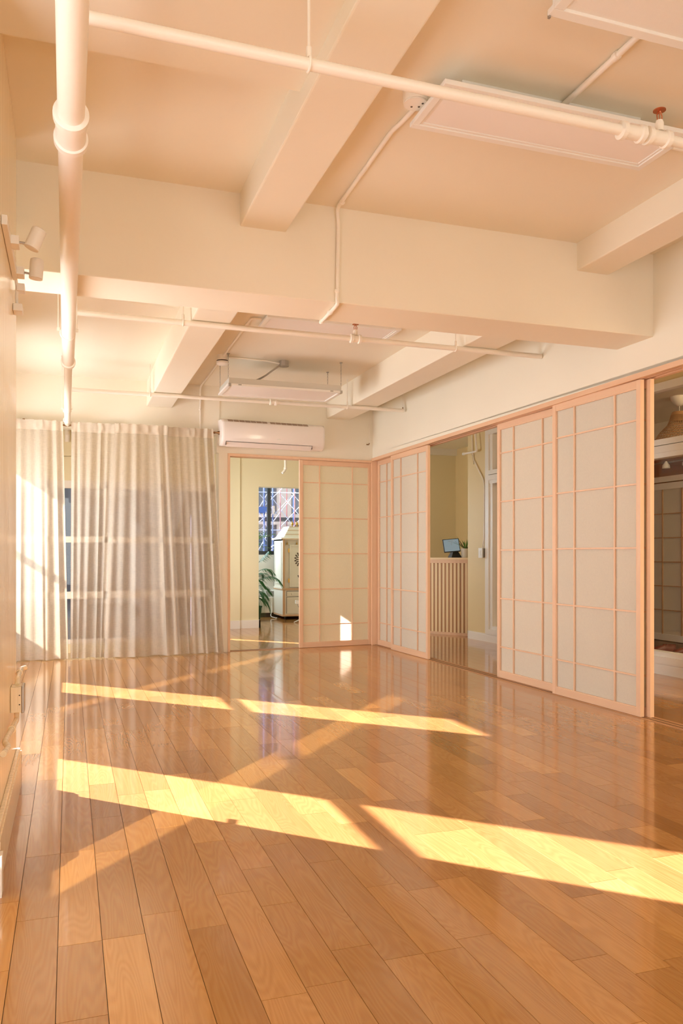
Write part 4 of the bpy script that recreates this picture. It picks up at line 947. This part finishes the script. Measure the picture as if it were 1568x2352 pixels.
def H(s, n, z): return MH @ Vector((s, n, z))
t = thing('switch_box', 'white light switch on a grey box in the hall with conduit above', 'switch', H(0.36, -0.03, 1.05))
bm = new(); box(bm, 0.32, 0.40, -0.045, -0.001, 1.065, 1.18, mx=MH, bev=0.003); part('box', bm, M['steel'], t)
bm = new(); box(bm, 0.315, 0.405, -0.053, -0.045, 1.06, 1.185, mx=MH, bev=0.002); o = part('plate', bm, M['white_metal'], t)
bm = new(); box(bm, 0.345, 0.375, -0.058, -0.053, 1.09, 1.155, mx=MH, bev=0.002); part('rocker', bm, M['white_metal'], t)
bm = new(); tube(bm, [H(0.385, -0.02, 1.18), H(0.392, -0.012, 1.27), H(0.392, -0.012, 2.03), H(0.11, -0.012, 2.36), H(0.09, -0.012, 2.79)], 0.0085, 10, bend=0.08); part('conduit', bm, M['pipe'], t, True)
bm = new(); tube(bm, [H(0.355, -0.02, 1.18), H(0.375, -0.012, 1.30), H(0.382, -0.012, 1.5)], 0.006, 8, bend=0.05); part('conduit', bm, M['pipe'], t, True)
t = thing('pipe_stub', 'thin white pipe on a hanger under the hall ceiling above the counter', 'pipe', H(0.1, -0.1, 2.4))
bm = new(); tube(bm, [H(-0.06, -0.05, 2.43), H(0.27, -0.05, 2.425), H(0.27, -0.05, 2.47), H(0.22, -0.05, 2.80)], 0.014, 12, bend=0.02); part('pipe', bm, M['pipe'], t, True)
bm = new(); lathe(bm, [(0.014, -.02), (0.02, -.016), (0.02, .016), (0.014, .02)], axis_matrix(H(-0.05, -0.05, 2.43), H(1, 0, 0) - H(0, 0, 0)), 14); part('end_cap', bm, M['pipe'], t, True)
bm = new(); tube(bm, [H(0.13, -0.05, 2.42), H(0.17, -0.05, 2.38), H(0.2, -0.05, 2.25), H(0.22, -0.05, 2.40)], 0.002, 5, bend=0.03); part('loose_wire', bm, M['cable'], t)

# ------------------------------------------------------------------ lounge behind the interior glazing
def lounge_door():
    t = thing('shoji_door', 'dim paper door in the room behind the interior glass', 'sliding door', (7.16, 8.72, 0.01), -math.pi / 2, local=True)
    W, Hh = 1.18, 2.0
    for x0 in (0, W - .06): part('stile', B(x0, x0 + .06, 0, .035, 0, Hh), M['trim'], t)
    for z0 in (0, Hh - .08): part('rail', B(.06, W - .06, 0, .035, z0, z0 + .08), M['trim'], t)
    bm = new()
    for x in (0.41, 0.75): box(bm, x - .008, x + .008, 0.004, 0.015, .08, Hh - .08)
    for k in range(1, 6): box(bm, .06, W - .06, 0.006, 0.0155, .08 + k * .306 - .006, .08 + k * .306 + .006)
    part('lattice', bm, M['slat_back'], t); part('paper', B(.06, W - .06, .017, .02, .08, Hh - .08), M['paper'], t)
lounge_door()
def pendant():
    x, y = 6.2, 6.93
    t = thing('pendant_lamp', 'woven rattan pendant lamp behind the interior glass', 'lamp', (x, y, 2.3))
    bm = new(); lathe(bm, [(0.02, -.02), (0.05, .0), (0.085, .05), (0.09, .075), (0.09, .085)], Matrix.Translation((x, y, 2.715)), 20); part('ceiling_rose', bm, M['pot_white'], t, True)
    bm = new(); tube(bm, [(x, y, 2.70), (x, y, 2.60)], 0.004, 6); part('cord', bm, M['pot_white'], t)
    prof = lambda s: (0.085 + 0.165 * math.sin(min(1, s * 1.1) * math.pi / 2) ** 1.3, 2.60 - 0.06 * min(1, s * 6) - 0.26 * s)
    bm = new()
    for k in range(40):
        for sg in (-1, 1):
            pts = []
            for i in range(12): s = i / 11; r, z = prof(s); a = 6.283 * k / 40 + sg * s * 1.1; pts.append((x + r * math.cos(a), y + r * math.sin(a), z))
            tube(bm, pts, 0.0024, 4, caps=False)
    for i in range(10): r, z = prof(i / 9); torus(bm, Matrix.Translation((x, y, z)), r, 0.004, 36, 5)
    part('shade', bm, M['basket'], t)
    bm = new(); lathe(bm, [(0.085, 2.54), (0.08, 2.62), (0.07, 2.635), (0.0, 2.64)], Matrix.Translation((x, y, 0)), 24, cap=False); part('cap', bm, M['basket'], t, True)
pendant()
t = thing('spotlight_rail', 'short rail with two clear spotlights in the room behind glass', 'light', (7.1, 7.6, 2.25))
bm = new(); tube(bm, [(7.17, 7.3, 2.27), (7.17, 8.5, 2.27)], 0.012, 10); part('rail', bm, M['steel'], t, True)
for y in (8.2, 7.85, 7.5):
    bm = new(); lathe(bm, [(0.05, 0), (0.045, .04), (0.02, .07), (0.012, .09)], Matrix.Translation((7.13, y, 2.19)), 18, cap=False); part('spotlight', bm, M['white_metal'], t, True)
def shoe(label, x, y, rz):
    t = thing('shoe', label, 'shoe', (x, y, 0.0), rz, 'russet shoes behind the glass', local=True)
    bm = new(); out = [(-.13, .0), (-.125, .03), (-.09, .04), (-.02, .036), (.05, .045), (.10, .042), (.135, .022), (.14, 0)]
    poly = out + [(a, -b) for a, b in out[-2:0:-1]]; prism(bm, poly, 0, .022); part('sole', bm, M['black_plastic'], t)
    bm = new(); rings = []
    for z, k, x0, x1 in ((.022, 1.0, -.13, .14), (.045, .97, -.13, .136), (.065, .8, -.128, .10), (.085, .62, -.126, .03), (.10, .6, -.128, -.02)):
        rings.append([bm.verts.new((x0 + (a + .13) / .27 * (x1 - x0), b * k, z)) for a, b in poly])
    for a, b in zip(rings, rings[1:]):
        for i in range(len(poly)): j = (i + 1) % len(poly); bm.faces.new((a[i], a[j], b[j], b[i]))
    part('upper', bm, M['shoe'], t, True)
    bm = new(); tube(bm, [(-.02, -.03, .085), (.01, 0, .10), (-.02, .03, .085)], .006, 6, bend=.02); part('strap', bm, M['shoe'], t, True)
shoe('russet shoe on the floor behind the interior glass, farther one', 6.28, 7.26, 2.7)
shoe('russet shoe on the floor behind the interior glass, nearer the frame edge', 6.36, 7.02, 2.9)

# ================================================================== STREET
def street():
    bm = new(); box(bm, -40, 60, 14.6, 60, -0.6, -0.5); g = struct('ground', bm, M['asphalt'])
    t = thing('building', 'stone street front with dark shop windows beyond the scaffolding', 'building', (6.0, 22.0, -0.5))
    bm = new(); box(bm, 2.6, 12, 22, 22.6, -0.5, 9); part('wall', bm, M['brick'], t)
    for z0, z1 in ((1.95, 2.25), (3.2, 3.5), (0.95, 1.15)):
        part('ledge', B(2.5, 12, 21.85, 22, z0, z1), M['stone'], t)
    for x in (2.7, 4.35, 5.55, 6.35, 7.6, 9.0): part('pilaster', B(x, x + 0.42, 21.88, 22, -0.5, 9), M['stone'], t)
    for x in (3.2, 4.85, 6.0, 6.85, 8.1):
        for z0, z1 in ((-0.3, 0.9), (1.2, 1.9), (2.3, 3.15), (3.6, 5.2)):
            w = part('window', B(x, x + 0.44, 21.96, 22.0, z0, z1), M['shopglass'], t)
    t = thing('scaffold', 'red and blue street scaffolding with white diagonal braces outside the far window', 'scaffold', (5.0, 19.0, -0.5))
    def post(x, y, m, r=0.024): bm = new(); tube(bm, [(x, y, -0.5), (x, y, 4.2)], r, 10); part('post', bm, M[m], t, True)
    for x, y, m, r in ((4.49, 19, 'blue', .02), (4.60, 19.1, 'red', .013), (4.90, 19.0, 'red', .013), (5.263, 19.0, 'red', .013), (4.78, 20.2, 'red', .012), (5.33, 20.0, 'red', .012), (5.45, 19.8, 'blue', .015), (4.66, 18.8, 'blue', .012), (5.75, 19, 'red', .013), (4.15, 19, 'red', .013), (4.0, 19.4, 'blue', .015)): post(x, y, m, r)
    def brace(p, q, m='galv', r=0.009): bm = new(); tube(bm, [p, q], r, 8); part('brace', bm, M[m], t, True)
    for z in (0.9, 1.9):
        for x0, x1, y in ((4.1, 4.62, 19.05), (4.6, 5.3, 19.02), (4.9, 5.75, 19.1), (4.66, 5.5, 20.1), (5.2, 6.0, 19.0)):
            brace((x0, y, z - .15), (x1, y, z + .75)); brace((x0, y + .08, z + .75), (x1, y + .08, z - .15))
    brace((4.6, 18.7, 1.28), (5.6, 18.7, 1.98), r=.014); brace((4.6, 18.75, 1.20), (5.6, 18.75, 1.88), r=.010); brace((4.5, 18.9, 2.3), (5.4, 18.9, 3.2)); brace((4.3, 18.9, 1.85), (4.65, 18.9, 2.15), r=.012)
    for z, m in ((1.33, 'blue'), (1.08, 'blue'), (1.70, 'galv'), (2.62, 'galv')): brace((3.9, 18.95, z), (5.9, 18.95, z), m, .011)
    bm = new(); box(bm, 3.8, 6.2, 19.9, 20.6, 1.98, 2.06); part('deck', bm, M['black'], t)
    bm = new(); box(bm, 3.9, 4.62, 18.9, 19.0, 2.12, 2.26); part('truss', bm, M['blue'], t)
    t = thing('building', 'dark brick wall across the light court behind the curtains', 'building', (0.5, 17.0, -0.5))
    bm = new(); box(bm, -3.0, 2.4, 17, 17.5, -0.5, 8); part('wall', bm, M['brick'], t)
    for x in (-2.4, -1.0, 0.4, 1.6):
        for z in (0.2, 2.4): part('window', B(x, x + .7, 16.96, 17.0, z, z + 1.5), M['shopglass'], t); part('sill', B(x - .05, x + .75, 16.9, 17.0, z - .1, z), M['stone'], t)
street()
